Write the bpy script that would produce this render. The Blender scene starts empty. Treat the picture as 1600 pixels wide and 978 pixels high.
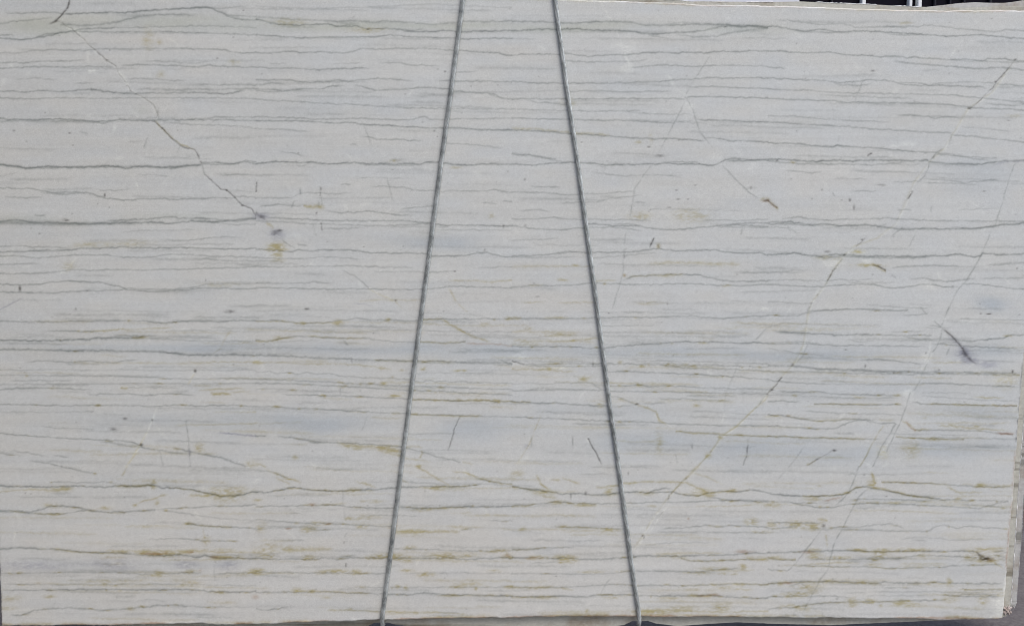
import bpy, bmesh, math, random
import numpy as np
from mathutils import Vector

# ------------------------------------------------------------------ camera, sky, sun, exposure
scene = bpy.context.scene
coll = scene.collection
PITCH = math.radians(8.7)
FOCAL = 2133.0                      # focal length in photograph pixels (1600 wide)
CAM = np.array([0.0, -4.0, 1.65])

cam_data = bpy.data.cameras.new("camera")
cam_data.sensor_width = 36.0
cam_data.lens = 36.0 * FOCAL / 1600.0
cam_data.clip_start = 0.05
cam_data.clip_end = 500.0
cam = bpy.data.objects.new("camera", cam_data)
cam.location = CAM
cam.rotation_euler = (math.radians(90.0) - PITCH, 0.0, 0.0)
coll.objects.link(cam)
scene.camera = cam

SUN_EL = math.radians(52.0)
SUN_AZ = math.radians(152.0)        # from +Y towards +X: in front of the slab and to the right
world = bpy.data.worlds.new("World")
scene.world = world
world.use_nodes = True
wn = world.node_tree
bg = wn.nodes["Background"]
sky = wn.nodes.new("ShaderNodeTexSky")
sky.sky_type = 'NISHITA'
sky.sun_disc = False
sky.sun_elevation = SUN_EL
sky.sun_rotation = SUN_AZ
sky.air_density = 1.0
sky.dust_density = 3.0
sky.ozone_density = 1.0
wn.links.new(sky.outputs[0], bg.inputs[0])
bg.inputs[1].default_value = 0.12

sun_data = bpy.data.lights.new("sun", 'SUN')
sun_data.energy = 0.9
sun_data.angle = math.radians(30.0)
sun_data.color = (1.0, 0.97, 0.94)
sun = bpy.data.objects.new("sun", sun_data)
sd = Vector((math.sin(SUN_AZ) * math.cos(SUN_EL), math.cos(SUN_AZ) * math.cos(SUN_EL), math.sin(SUN_EL)))
sun.rotation_euler = sd.to_track_quat('Z', 'Y').to_euler()
sun.location = sd * 10
coll.objects.link(sun)

scene.view_settings.view_transform = 'Standard'
scene.view_settings.look = 'None'
scene.view_settings.gamma = 1.0
scene.view_settings.use_curve_mapping = False
scene.view_settings.exposure = 0.54
scene.render.engine = 'CYCLES'
scene.cycles.use_denoising = True
scene.cycles.pixel_filter_type = 'BLACKMAN_HARRIS'
scene.cycles.filter_width = 1.0
scene.cycles.max_bounces = 6
# ------------------------------------------------------------------ the stone's own pattern
# Every vein, crack and stain is a polyline on the stone face.  A block "col row" gives the origin
# of a 400 x 250 patch; its lines are "strength class[width] x,y x,y ..." and "@" lines are blotches
# "x,y,rx,ry".  G grey-green vein, B bluish, K open dark crack, Y ochre, R rust, W white filling.
PATTERN = """
#0 0
.55 G 20,75 60,85 150,85 270,75 330,80 400,88
.95 G1 400,88 500,86 600,78 760,80 900,68 1050,58 1200,50 1270,47 1300,55
.6 G 1300,55 1345,75 1400,105 1500,125 1565,125
.3 G 1270,50 1340,55 1420,45 1520,42
.45 G 1300,60 1400,95 1480,98 1565,105
.4 G 0,148 80,135 180,125 260,115 330,112
.45 G1.3 370,152 500,158 600,152 720,135 860,100 960,92 1100,92 1200,95
.6 G 0,218 60,212 90,220
.75 G 0,235 60,238 130,243 190,238 300,218 400,200 500,180 600,176 700,172
.35 G 700,172 850,170 1000,165 1200,160 1400,165 1565,172
.5 G 200,232 300,208 400,195 520,195 700,197 860,197 1000,195 1200,202 1350,208 1565,215
.35 G 0,325 120,325 200,312 330,305 430,310 520,312 600,302 740,300 900,298 1100,298
.55 G 1100,298 1300,303 1380,310 1420,322 1480,325 1565,322
.45 G 0,385 120,385 200,380 270,378 330,378 430,372 530,370
.45 G 0,420 100,415 200,410 320,410 500,410 600,408 700,410
.55 G 740,400 860,398 960,400 1100,405 1200,410 1280,402 1400,410 1565,415
.3 G 860,378 1000,378 1100,385 1200,388 1300,375
.3 G 80,488 150,485 210,475 280,485 360,492
.4 G 770,485 870,480 960,485 1060,498 1140,490
.3 G 450,515 520,508 580,512
.4 G 1200,515 1300,522 1400,518 1565,522
.55 G 0,560 80,560 160,565 240,555 320,560 400,563 460,555 520,548 560,553
.75 G1.1 555,550 640,560 740,570 820,575
.35 G1.5 820,548 900,545 1000,548 1080,555 1200,545 1300,550 1420,545 1565,545
.6 G 820,575 920,568 1000,570 1100,568 1200,565 1300,572 1380,577 1430,568 1500,550
.35 G 0,598 80,605 200,605 300,600 450,600 650,605 800,600 1000,598 1200,600 1400,600 1565,603
.75 G 0,725 60,733 100,727 200,735 300,730 400,730 520,738 600,742 680,740 740,733 900,738 1000,735 1130,733 1250,735
.4 G 1130,733 1250,725 1320,717 1450,718 1565,718
.5 G 1250,733 1400,735 1565,738
.35 G1.5 0,745 100,742 150,738 560,745 620,755 700,740
.3 G 1000,750 1150,760 1300,765 1450,772 1565,785
.35 G 480,805 540,818
.8 K1.1 425,0 412,50 385,85 360,110 335,135 300,155
.7 W1.3 375,152 430,175 470,190 500,225
.3 W1.5 540,290 538,340 540,400
.7 K.75 590,315 620,345 655,372
.5 K.6 705,400 720,430
.5 W1.2 720,440 760,480 790,545
.5 K.7 770,520 780,535
.5 K.7 940,740 990,785 1045,845 1100,888 1150,910 1190,915 1220,970
.35 G 1100,888 1080,950
.35 G 965,650 970,735
.3 G 905,830 880,910
@Y .25 905,240,25,50 985,455,18,18 975,260,14,14 1430,385,25,15
@K .45 85,800,6,4 425,815,6,4 1328,358,4,4 445,890,4,3 340,130,9,6 655,372,8,5 670,308,3,3 990,785,6,5
@W .5 560,435,22,10 470,185,14,10 700,785,8,14
.6 W1.3 470,190 500,225 540,275 580,310 655,372 705,410 740,460 790,545 860,590 940,640 965,700 950,740
.42 K.65 350,125 400,160 440,178 510,240 560,295 590,315
.32 K.65 655,372 705,405 720,440 765,500 800,560 880,600 940,640 965,700 945,740
.4 Y1 950,742 1000,795 1100,885 1190,915
#1 0
.4 G1.2 0,105 100,112 250,122 400,125 500,132 600,125 700,138 820,130 950,142 1080,150 1200,140 1250,135
.4 G1.2 1260,130 1400,135 1565,130
.8 G 0,120 50,130 130,152 260,155 390,148 460,152 510,165 560,165 620,160 680,182 780,175 890,180 910,195 1000,193 1100,197 1140,185 1220,195
.85 G 1260,200 1300,198 1330,188 1380,195 1480,190 1565,190
.4 G 880,180 960,190 1030,178
.35 G1.8 420,140 480,130 560,150 640,150
.6 G 0,215 120,220 200,228 280,235 380,230 460,228 550,228 700,228 820,217 900,222 1000,230 1220,235
.45 G 1260,240 1340,242 1400,235 1565,240
.55 G 0,320 60,328 180,318 300,322 420,320 480,322 540,327 600,315 640,300 720,303
.4 G 720,303 850,300 1000,297 1120,302 1200,310
.65 G 1250,308 1330,315 1420,323 1480,325 1530,340 1565,343
.3 G 80,390 190,390
.2 G 450,392 650,385
.35 G 740,385 880,385 950,398 1080,402 1130,408
.55 G 0,415 150,418 260,420 380,428 480,422 600,422 700,418
.3 G 1230,445 1360,440
.5 G 0,490 200,492 300,505 450,500 500,490 560,500 640,490 760,480 860,488 960,498
.3 G 0,520 100,510 180,515
.5 G1.1 0,545 100,548 170,560 240,548 330,545 400,545 450,530 540,525
.35 G 0,560 170,562
.55 G 600,520 680,540 730,555 820,550 920,545 1010,535 1100,540 1170,545
.5 G 1215,560 1300,565 1420,572 1490,602 1565,605
.4 G 1420,572 1470,580 1500,600
.45 G 1100,490 1170,495 1300,500 1400,498 1565,503
.4 G 0,608 200,620 320,627 450,635 600,640 700,650 830,655 950,660 1150,665 1300,665 1565,667
.45 G 0,715 200,720 350,728 480,728 600,723 760,730 900,735 970,730 1020,710 1060,730 1130,732
.4 G 1180,730 1400,725 1565,722
.65 G 0,740 150,740 300,743 400,748 470,753 600,752 680,765 760,767 880,775 1000,780 1100,782 1180,783 1290,785 1390,795 1565,797
.35 G 0,785 150,792 340,808
.45 G 630,835 690,835 740,852 820,852 950,860 1020,863
.3 G 1170,875 1350,888 1500,905
.4 G 140,925 220,935 300,955
.35 G.7 630,720 670,790 710,900
.3 G 600,95 585,125
.25 G 570,885 625,885
.2 G 0,40 300,55 600,50 900,35 1080,25 1250,35 1565,48
@Y .3 200,140,90,22 700,185,90,14
@K .5 1155,440,5,4 1090,802,4,3 1108,838,3,3 683,182,5,3
#2 0
.55 G1.1 0,135 150,133 260,138 400,143 500,135 620,133 720,138 800,155 900,158 1000,155 1100,150 1200,150 1300,152 1400,162 1500,160 1565,170
.8 G1.1 0,190 100,187 200,180 300,182 400,180 520,187 640,190 740,195 820,208 900,210 1000,200
.55 G1.2 1000,200 1100,195 1180,188 1260,170 1330,158 1450,160 1565,172
.35 G 830,215 950,235
.4 G1.2 1000,210 1100,228 1260,225 1320,205 1400,195 1480,180 1560,175
.5 G1.4 1250,150 1380,165 1480,160 1565,168
.25 G 0,240 150,240
.6 G 0,340 80,333 200,333 280,335 350,328 440,345 480,348 600,335 720,338 820,322 900,322 1030,325 1080,320 1180,325 1240,315 1380,318 1450,312 1565,312
.35 G 300,372 450,380 600,378 740,380 830,362
.4 G 720,420 860,400 1000,402 1100,410 1170,408 1290,400 1400,400 1500,405 1565,410
.5 G 0,500 120,508 300,510 450,510 600,510 800,502 960,497 980,488 1080,487 1200,478 1350,480 1480,475 1565,480
.35 G 370,562 480,555 560,557 700,565 850,560 980,560
.4 G 1090,535 1180,530 1300,533 1420,540 1565,545
.5 G 0,608 100,605 230,608 380,605 540,605 700,602 850,605 1000,605 1060,608
.55 G 1070,593 1200,592 1350,595 1440,600 1565,600
.3 G 80,608 150,625 300,638
.35 G 0,670 150,672 350,678 500,682 650,680 800,677
.3 G 700,685 850,700 1000,700 1100,700
.5 G 0,722 150,728 350,730 500,735 650,737 780,743 900,748 1000,752
.4 G 1010,742 1110,745
.5 G 1120,735 1250,735 1400,742 1565,747
.55 G 0,795 150,800 250,808 360,820 450,822 600,835 720,845 870,850 950,850
.55 G 950,848 1050,853 1180,860
.6 G 1180,845 1260,848 1340,862 1420,860 1490,868 1565,866
.3 Y1.8 0,785 150,792 360,812 600,828
.4 G 0,940 120,950 270,975
.4 W1 545,15 590,100 620,135
.3 W1.5 1370,50 1300,140
.28 G.7 1215,340 1165,410 1120,480 1060,580
.45 G.8 1060,590 1110,680 1125,740 1150,810 1190,860 1250,930
.32 G.7 1060,620 1010,720 940,850 890,945
.3 W2 690,330 720,400 740,420
.3 W2 905,410 960,470 1000,540 1060,580
@W .35 680,290,60,40 700,420,40,20 1250,955,30,15 1080,650,30,20
@Y .2 850,850,10,25 780,870,20,8 350,630,40,20
@K .4 425,872,4,3 835,900,8,4 900,955,20,6
#3 0
.75 G 0,165 60,163 120,178 230,192 320,180 400,193 480,200 550,190 680,195 800,203 940,212 1050,222 1150,222 1290,215 1380,222 1450,230 1480,235 1565,237
.35 G 40,125 120,125 220,140 340,152 430,145 490,152 530,170 640,168 720,165 830,163 920,165 970,155 1060,163 1170,178 1300,188 1400,198
.45 G1 700,168 870,165
.4 G 1400,195 1450,185 1520,185 1565,195
.35 G 720,210 850,215 950,210
.4 G 150,190 240,195 480,205
.6 G 0,312 100,318 170,323 250,325 370,318 450,332 520,340 650,342 690,350 780,345 850,355 900,352 960,358 1030,358 1090,370 1200,362 1310,375 1350,360 1440,362 1500,370 1565,378
.3 G 1100,368 1300,378 1565,382
.45 G1 760,375 900,390 1000,400 1100,405 1240,418 1330,420 1400,413 1500,420 1565,430
.45 G 0,413 60,415 110,420
.5 G 0,480 100,482 180,487 250,490 350,495 450,507 540,500 600,490 700,492 780,505 850,520 940,525 1050,523 1180,530 1290,530 1340,543
.35 G 800,505 930,508 980,525 1060,510 1200,503 1380,508
.3 G1.3 390,500 440,520 560,525 640,510
.35 G 1380,515 1565,525
.4 G 0,545 120,553 250,552 340,563 500,570 700,573 850,575 1000,580 1150,585 1240,595 1350,605 1450,615 1565,625
.3 G 300,580 400,587 550,590 700,597 900,603
.5 G 0,603 150,610 300,615 400,615 450,627 600,628 750,630 900,633 1050,640 1150,647 1240,655
.5 G 1240,660 1400,665 1500,670 1565,675
.4 G 1320,630 1430,643 1500,650 1565,640
.3 G 0,710 150,712 300,725 450,735 600,742 740,748
.35 G 780,703 900,708 980,712 1010,725 1100,712 1180,722
.45 G 0,750 150,755 300,765 450,772 600,787 750,795 900,805 1050,812 1120,813
.4 G 1130,827 1250,835 1400,850 1565,870
.2 G 1180,775 1300,785 1500,805
.6 G 0,870 40,880 150,878 260,890 400,900 420,890 520,900 650,905 720,912 850,925 950,930 1030,935
.4 G 1035,935 1150,950 1250,962 1400,970
.55 K.7 1510,365 1480,405 1430,465 1395,500 1375,540 1345,560 1305,608 1270,640 1225,670
.3 G 590,460 570,520 530,625
.4 G 1125,820 1105,890
.5 G 1070,905 1030,935 1000,975
.75 K.9 605,955 640,940
.25 G 435,825 425,870
@K .7 1230,665,9,5 1512,367,7,4 1390,503,5,4
@K .35 175,268,3,3 222,438,3,3 1107,450,3,3 175,802,3,4 1470,738,6,3 640,435,9,5
@Y .25 1500,710,30,8 840,145,30,8
@W .4 850,880,40,12 760,895,40,8
#0 1
.9 G1.1 0,70 80,75 160,92 240,85 320,78 430,88 520,85 600,75 700,80 770,90 850,80 940,85 1050,82 1150,75 1230,72
.45 G1 0,64 100,82 160,86 300,89 450,80 600,84 760,80 900,76 1050,89 1230,66
.65 G 1230,60 1300,55 1400,65 1480,55 1500,40 1565,55
.45 G 1240,65 1400,68 1500,48 1565,68
.2 G 0,140 60,128 120,115
.2 G 830,130 950,130 1060,145
.35 G 1340,135 1420,130 1540,128
.5 G 0,212 60,210 120,215 190,212 260,230 340,240 450,235 530,240 600,262 660,275 740,285 820,283 860,275 1000,277 1060,280 1180,278 1300,272 1440,270
.35 G1.2 250,240 400,248 520,240
.35 G 590,222 680,225 740,225 800,215
.4 G 30,268 150,270 260,268
.3 G 1430,262 1565,270
.2 G 1400,225 1565,235
.45 G 205,380 280,375
.75 G1.1 0,420 80,408 130,410 200,420 300,422 420,425 550,432 650,428 720,422 850,425 950,420 1020,428 1100,420 1200,412 1310,420 1400,412 1500,400 1565,395
.25 G2 0,424 150,428 300,432 550,432
.5 G1.1 650,410 750,408 870,402 960,395 1040,387 1100,395 1200,395 1300,400
.16 G3.5 0,415 200,418 400,425
.35 G 1200,395 1310,400 1450,415 1565,395
.25 G 1200,415 1300,418 1420,437 1565,430
.18 G 730,480 900,470 1050,470 1200,465
.3 G 980,527 1120,532 1200,525 1300,515 1380,508 1480,512
.6 G 0,605 150,598 300,592 440,588 520,577 620,580 750,572 820,577 1000,578 1180,575 1300,582 1420,583 1565,580
.35 G 0,570 120,562 200,570 330,570 440,580
.4 G 0,625 150,627 220,640 320,632 440,620 540,620 640,617 700,628 760,635 880,635 960,627 1010,617 1100,618 1200,620 1300,627 1450,630 1565,635
.3 G 1170,652 1260,638 1300,652 1565,658
.3 G 0,678 150,672 250,675
.42 G 0,735 180,735 300,728 370,720 420,710 550,713 700,708 850,712 1000,708 1130,707 1300,700 1450,698 1565,692
.55 G 0,798 120,803 250,798 300,785 400,780 520,782 620,790 700,805 780,825
.32 G 780,825 900,828 1000,830 1180,820 1250,800 1340,793 1565,795
.5 G 0,845 200,850 320,852 450,843 600,838 700,835 800,830 920,842 1050,838 1150,830 1210,825 1360,822 1450,828 1565,825
.38 B 0,955 50,925 100,900 150,878
.3 G 150,855 210,848
.5 K.7 1205,0 1215,30 1235,65
.35 G.8 1235,65 1250,130
.5 K.65 1250,130 1310,180 1345,218 1385,226 1425,260 1480,318 1535,335 1565,385
.4 W1.5 800,120 830,170 850,230
.4 W1.3 480,620 430,680 370,730
@K .8 400,407,13,6 1480,318,7,4 1385,226,5,4 120,825,6,12 640,255,4,8
@K .4 597,308,3,3 668,330,4,3 242,490,5,3 1405,968,12,6 1258,775,3,6 463,948,3,6 440,370,3,3
@Y .2 800,550,90,18 420,690,30,25 560,560,90,15 1350,800,100,12
@W .5 380,728,22,5 160,690,20,8
#1 1
.75 G1.05 0,62 50,57 120,50 210,55 300,53 380,57 450,65 520,62 600,55 680,63 760,62 840,65 920,63 1000,68 1040,55 1110,55
.75 G1.05 1150,60 1200,66 1300,70 1400,65 1565,65
.3 G 620,55 650,70 760,70 950,75 1000,65
.3 G 240,70 280,80 320,62
.18 G 0,135 150,130 350,135
.2 G 600,155 720,148 950,152
.5 G 510,195 540,190 580,190
.35 G 0,272 100,270 220,272 270,242 390,240 480,247 590,240
.35 G 700,200 800,200 900,208 960,225 1050,225 1090,225
.4 G 1130,235 1210,225 1300,230 1390,232 1450,220 1565,238
.35 G 270,205 270,255
.75 K.9 395,208 392,260
.2 K.9 388,208 396,208
.45 G 380,280 383,330
.35 G 400,265 405,320
.35 G 235,285 215,340
.65 K.8 395,415 405,475
.55 K.8 5,170 0,235
.28 G 345,425 370,510
.25 G 380,570 383,630
.45 G 15,330 70,317 125,310 200,318 300,318
.55 Y2.2 290,320 360,325 430,330
.5 G 430,350 530,362 620,358 700,352 800,365 880,375 960,380
.4 G 880,340 980,330 1050,320 1080,325
.55 G 60,388 150,395 300,402 450,410 600,410 720,413 830,410 960,415 1040,425
.6 G 1100,430 1170,440 1220,435 1300,438 1400,440 1565,443
.3 G 0,415 200,420 280,428 400,432 550,435 680,440 800,442 900,435 1040,430
.3 G 400,460 560,460 650,450
.25 G 1080,465 1565,468
.45 G 1500,290 1565,293
.3 G 1380,300 1480,310
.4 K1.6 0,365 60,405
.4 Y1.6 60,420 110,455
.45 G.8 145,515 190,550 240,582
.35 G 250,555 320,560
.28 G 800,130 815,200 830,270 850,305
.6 G 0,585 60,587 150,595 205,600 260,590 340,595 400,587 470,593 560,590 620,595 700,607 770,605 830,612 900,608 1040,612
.55 G 1075,625 1180,625 1260,625 1350,608 1400,605 1450,615 1520,630 1565,630
.45 K.8 1400,580 1398,605
.3 G 0,635 150,640 260,645 400,632 520,635 640,645
.35 G 0,655 170,660
.35 G 0,690 150,695 300,690 500,685 650,688 780,695 960,695
.3 G 720,720 1040,725 1220,722
.25 G 1350,700 1565,690
.35 G 0,792 200,795 360,785 480,795
.5 G 0,822 100,820 250,825 450,828 600,825 800,830 1000,830 1080,825 1160,815 1250,812 1400,815 1565,822
.38 G.8 520,710 600,745 650,785 690,822
.35 W1.1 690,822 760,862 850,898
.25 Y1 690,826 760,866 850,900 900,950
.28 Y1.2 1180,820 1220,900 1290,970
.25 Y1.2 1170,775 1300,775 1450,785 1565,775
.2 Y1.2 620,900 800,895 1000,895
.3 B 580,920 720,925
@K .3 120,487,16,14 35,388,16,8 145,470,12,8
@B .55 125,495,34,26 30,388,40,18
@Y 1.1 125,572,36,18 120,588,42,8
@Y .5 130,625,26,22 135,655,30,6
@Y .3 1440,385,14,14 1220,85,30,6 840,45,25,8
@K .5 853,897,6,4 1512,447,5,9 900,568,3,3 370,365,5,5 310,950,10,5 1215,720,6,3
#2 1
.7 G 0,65 120,70 250,60 350,55 430,55 500,60 560,72 650,67 750,70 850,65 950,60 1050,65 1150,67 1230,72 1270,55 1300,40 1370,28 1450,38 1565,40
.45 G 900,55 1000,50 1120,55 1200,75 1260,70
.55 G1.2 1300,42 1450,45 1565,37
.3 G 500,75 560,82 640,62 700,80
.35 G 0,5 120,12 250,40 330,55
.3 G 480,115 600,130 700,137 850,130 1030,142
.5 G 110,200 180,205 300,205
.38 G 0,237 150,238 260,245 330,252 480,245 580,245 640,237 750,232
.3 G 280,305 430,297 520,295 600,275 700,265 800,255
.4 G 750,298 820,298
.3 G 40,352 170,343 250,360
.38 G 0,400 150,402 260,390 340,405 430,405 520,402 620,408 720,402 850,412
.5 G 0,440 100,455 200,465 300,465 430,455
.6 G 480,428 560,432 640,445 760,440 830,455 950,465 1060,462 1150,452 1250,443 1350,435 1450,440 1565,445
.4 G 460,455 600,450 700,458 800,470
.35 G 620,430 720,430 800,445
.42 G 1300,435 1450,425 1565,425
.25 G 1150,412 1300,405 1400,412 1565,400
.3 G 1250,445 1400,452 1565,455
.3 G 0,530 150,525 300,520
.45 G 0,625 150,622 250,612 330,597 450,607
.35 G 240,615 330,603 400,600
.6 G 490,602 600,605 750,600 840,585 900,580 960,590 1000,598 1100,590 1240,588 1290,602 1400,610 1520,607 1565,622
.25 G 0,635 250,635 400,632
.28 G 500,640 700,622 900,605
.85 K.9 843,580 850,550 870,510
.65 K.8 890,555 905,578
.25 Y1.4 0,690 200,688 440,690
.28 Y2 820,675 1000,665 1200,672 1400,678
.5 G 680,770 740,750 850,745 960,738 1050,738 1130,740 1200,755 1300,778 1400,782 1565,778
.3 Y1.4 700,757 850,745 1050,740
.45 G 0,820 120,805 300,807 420,800 500,788 560,795 680,798 850,800 1050,795 1150,798 1250,805 1400,808 1565,800
.35 G.7 870,50 810,125 750,215 735,300 720,400
.28 G.7 700,470 685,570 680,720 650,830 610,960
.5 G.8 1280,70 1340,130 1400,190 1460,245 1510,275
.5 G.8 1410,450 1397,500
.25 Y1.2 270,910 500,910
.2 G 1280,898 1500,905
.3 Y1.2 520,780 640,772
.25 G 1380,725 1565,728
@K .5 1552,288,12,6
@R .5 1552,288,14,8
@Y .5 1545,280,18,10 895,565,10,12
@Y .6 688,745,8,7 1035,740,12,6 568,795,9,6 1310,808,20,5 390,682,14,5
@R .3 688,745,8,7
@Y .3 320,770,30,9 140,805,30,6 130,910,40,5 1100,380,80,30 780,385,50,20 950,745,30,9 840,915,60,8
@K .35 78,160,4,6 950,920,4,5 1005,225,7,3 1120,195,6,3 1015,280,9,3 960,330,9,3 1460,210,4,8 80,440,6,4 688,630,4,8 155,875,10,3 1075,280,4,3
#3 1
.75 G1.05 0,35 100,38 220,45 300,50 400,42 520,45 620,42 720,43 850,45 980,43
.4 G1 0,45 150,62 300,65 420,65 640,70 850,55
.35 G 250,60 340,45 420,48
.65 G1.05 985,52 1080,60 1200,65 1300,65 1400,50 1480,45 1565,42
.35 G 1030,8 1150,15 1250,30 1350,45
.3 B1.3 1370,75 1430,55 1565,45
.35 G 100,105 200,110 250,120 330,113
.35 G 400,150 480,155 600,155
.35 G 760,178 850,172 950,168
.38 G 950,155 1100,165 1200,178 1300,170 1430,155
.3 G 950,178 1200,185 1300,195
.4 G.7 1020,5 985,50 980,90 950,145 920,175 890,215
.85 K.85 885,235 865,260 852,282
.38 G.75 1545,20 1500,80 1470,165 1450,235 1430,310 1400,400 1390,440
.33 G.75 1365,465 1340,540 1300,625 1250,720 1200,790 1160,830 1120,910 1090,975
.55 K.9 0,290 30,312 55,335
.4 R1 0,290 30,312 55,335
.4 Y2 0,285 65,340
.4 G 80,400 180,388 280,400 390,410 480,398 600,402 740,395 850,402 980,410 1100,412 1300,410 1565,415
.7 G1.05 0,420 130,418 250,435 350,430 420,440 500,440 600,437 680,445 760,455 820,465 900,463 940,457 1100,462 1250,462 1390,440 1480,432 1565,425
.4 G 0,430 150,432 300,440 420,432
.4 G 1100,452 1300,455 1390,445
.38 G 660,455 730,425
.4 G.8 750,510 830,445
.3 G 0,445 120,455 150,475
.65 G1.05 0,620 90,615 160,605 230,620 320,630 420,615 480,620 600,628 750,630 880,628 1000,625 1090,625 1150,612 1200,620 1260,632 1300,625 1315,610 1400,615 1480,618 1565,615
.4 G1.3 280,615 340,640 450,625 600,635 800,638 1000,632
.5 Y1.8 550,685 650,680 720,720
.55 K.8 630,680 690,695 720,720
.5 G.8 470,630 420,690 395,720
.65 K.8 395,720 365,775
.35 G.8 365,775 345,810
.3 W1 300,620 360,680
.25 G 0,728 130,715 250,712
.38 G 750,700 850,688 1000,682 1200,690
.35 G1.4 1340,680 1450,675 1565,668
.3 G 0,775 150,770 300,780 420,770 560,775 650,765
.5 G1.05 860,765 960,762 1000,772 1090,782 1200,770 1270,765
.28 G 1300,762 1565,760
.5 G 0,797 100,803 220,813 330,812 420,805 550,800 640,797 740,822 850,815 950,797 1020,803 1090,817 1170,818
.48 G 1180,797 1300,800 1420,812 1500,827 1565,825
.25 G 600,925 750,935 900,945 1010,942
.38 G 240,965 300,960 420,955 600,950 850,960
.25 G 0,905 270,918
.3 G 270,910 240,960
.38 G.8 180,490 110,440
.35 G 790,345 880,342
.35 G 1000,315 995,360
.25 G 1150,345 1300,340 1410,335
.25 G 500,232 700,228
.4 G 390,230 405,265
.25 G 755,740 785,765
.25 G.7 905,480 860,580
.3 K.7 600,515 530,570
@K .7 365,602,12,5 575,528,5,4
@K .4 525,330,5,14 500,285,6,8 880,235,5,5 55,45,6,5 690,195,20,5 1522,702,4,5 450,285,5,3 330,220,4,6 1320,232,6,3
@Y .4 620,683,70,8 550,600,26,12 370,635,50,10 150,55,12,6
@W .5 560,605,30,12 600,660,30,14 380,690,30,8 400,665,40,10
#0 2
.4 G1 0,85 200,90 400,88 600,85 750,82 900,85
.55 G1.05 900,85 1000,95 1100,90 1200,85 1330,90 1430,80 1565,82
.4 G 280,148 400,143 500,150 600,148
.5 Y1.1 500,150 600,148 700,138 760,130
.3 Y1 760,138 900,130 1060,125
.8 G1.1 0,200 120,203 230,205 350,203 450,200 530,200 590,187 700,188 800,188 880,183
.5 Y1.2 800,188 900,180
.38 G1 690,170 850,175 980,172
.32 G 900,190 1080,200 1200,205 1400,210 1565,207
.62 G1.35 0,260 150,258 300,262 450,265 600,265 750,268 900,270 1000,275
.75 G1.35 1000,275 1080,285 1200,293 1300,292 1420,290 1565,295
.38 G 150,340 230,330 330,330 430,338 520,328 600,335 680,340 780,325 850,320
.3 Y1.1 1140,330 1200,340 1350,335 1565,335
.22 G 0,385 60,380 150,385 300,380 560,385
.22 G 700,380 800,380 1000,388 1200,385 1290,382 1380,388 1470,383 1565,388
.32 G 0,415 200,418 400,418 600,420 800,425 950,430 1150,442 1300,435 1565,438
.25 G 50,450 250,448 450,450
.3 G 0,472 200,470 400,470 600,470 800,465 1000,465 1200,468 1565,465
.45 G 0,505 100,495 180,490 300,493 450,500 560,505
.55 Y1 735,495 780,490
.3 G 780,490 900,490 1050,490 1100,495
.4 Y1.1 1210,505 1350,500 1500,495
.45 G 530,530 650,532 800,530 880,538 1000,530 1100,530 1200,538
.8 Y1.3 1280,527 1420,530
.3 Y1 1400,525 1530,512
.48 G 0,593 200,597 400,600 600,598 800,600 950,605 1040,600 1100,595 1200,602 1400,600 1565,605
.22 G 0,640 400,640 580,637
.22 Y1 1300,640 1565,640
.5 G 0,770 100,780 150,785 250,790 330,795 450,803 550,807 650,812 750,815 830,830 870,855
.3 G1.2 600,815 750,840 860,855
.42 G1.1 860,855 960,870 1050,885 1150,895
.48 G1.2 1050,855 1150,880 1250,900 1350,920 1440,950 1500,975
.75 B1.1 1325,768 1430,773 1565,785
.32 G 60,875 180,890 300,910
.32 G 0,890 140,910
.42 G 180,935 280,950 380,972
.3 G 320,900 430,918
.25 G 250,730 400,740 590,745
.6 W1.1 960,605 935,680 910,740 880,800 850,850 810,920 770,975
.35 Y1.2 900,760 850,850 810,920 770,975
.32 G.8 1135,640 1145,760 1160,890 1165,975
.28 G.8 975,870 1000,970
.28 Y.9 1420,130 1380,185 1350,250 1300,285
.35 W1.1 1200,345 1190,400 1150,470
.3 Y1 1190,400 1150,470
.3 W2 940,705 980,760 1040,820
@K .9 1193,388,6,8
@K .55 930,688,5,7 862,840,9,6 700,745,20,8 765,682,10,6 1405,28,22,7 562,637,8,3
@B .4 1158,890,8,16
@Y .4 1220,855,20,20 1540,960,30,16 870,182,26,7 1560,335,14,8
#1 2
.38 G 0,85 120,80 280,98 420,95 530,80 620,68 700,75 820,78 960,85
.35 Y1.2 0,88 120,85 280,98 420,95 540,100
.5 G 1000,75 1130,73 1250,75 1400,70 1500,75 1565,68
.5 Y1.1 1000,75 1130,73
.25 G 700,140 1000,140 1200,150 1400,150 1565,152
.38 G 0,200 70,210 150,190 250,178 380,183 500,190 560,188 700,190
.4 Y1.2 0,205 70,210 150,190 250,180
.3 Y1.1 300,170 400,183 560,190 680,188
.2 G 100,215 250,205 400,200
.35 G 700,195 850,212 970,215
.42 G 1010,213 1150,220 1280,210
.35 Y1.1 1010,213 1150,220 1280,210
.4 R1 1280,222 1450,222 1565,235
.45 G.8 525,188 560,235
.6 Y1.4 1130,70 1200,115 1280,155
.3 Y1.5 1280,155 1340,185 1440,215
.65 G1.25 0,292 150,297 300,305 450,313 560,315 700,323 850,325 960,330
.55 G1.2 990,330 1150,333 1300,335 1420,338 1500,340 1565,345
.38 G 1480,318 1565,350
.25 G 990,338 1300,345 1565,352
.3 Y1.1 0,340 100,335 250,345 400,345 550,348 650,355 760,370 830,378
.28 G 0,398 70,392 130,404 200,396 260,410 310,400 370,410 440,403 520,420 600,423 660,434 710,426 760,437 820,427 880,440 940,440
.28 G 1010,455 1060,448 1100,455 1160,448 1200,458 1260,450 1300,458 1400,460 1565,465
.38 G 0,440 200,445 400,455 550,465 700,468 830,480 940,480 1100,485 1300,495 1565,500
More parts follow.
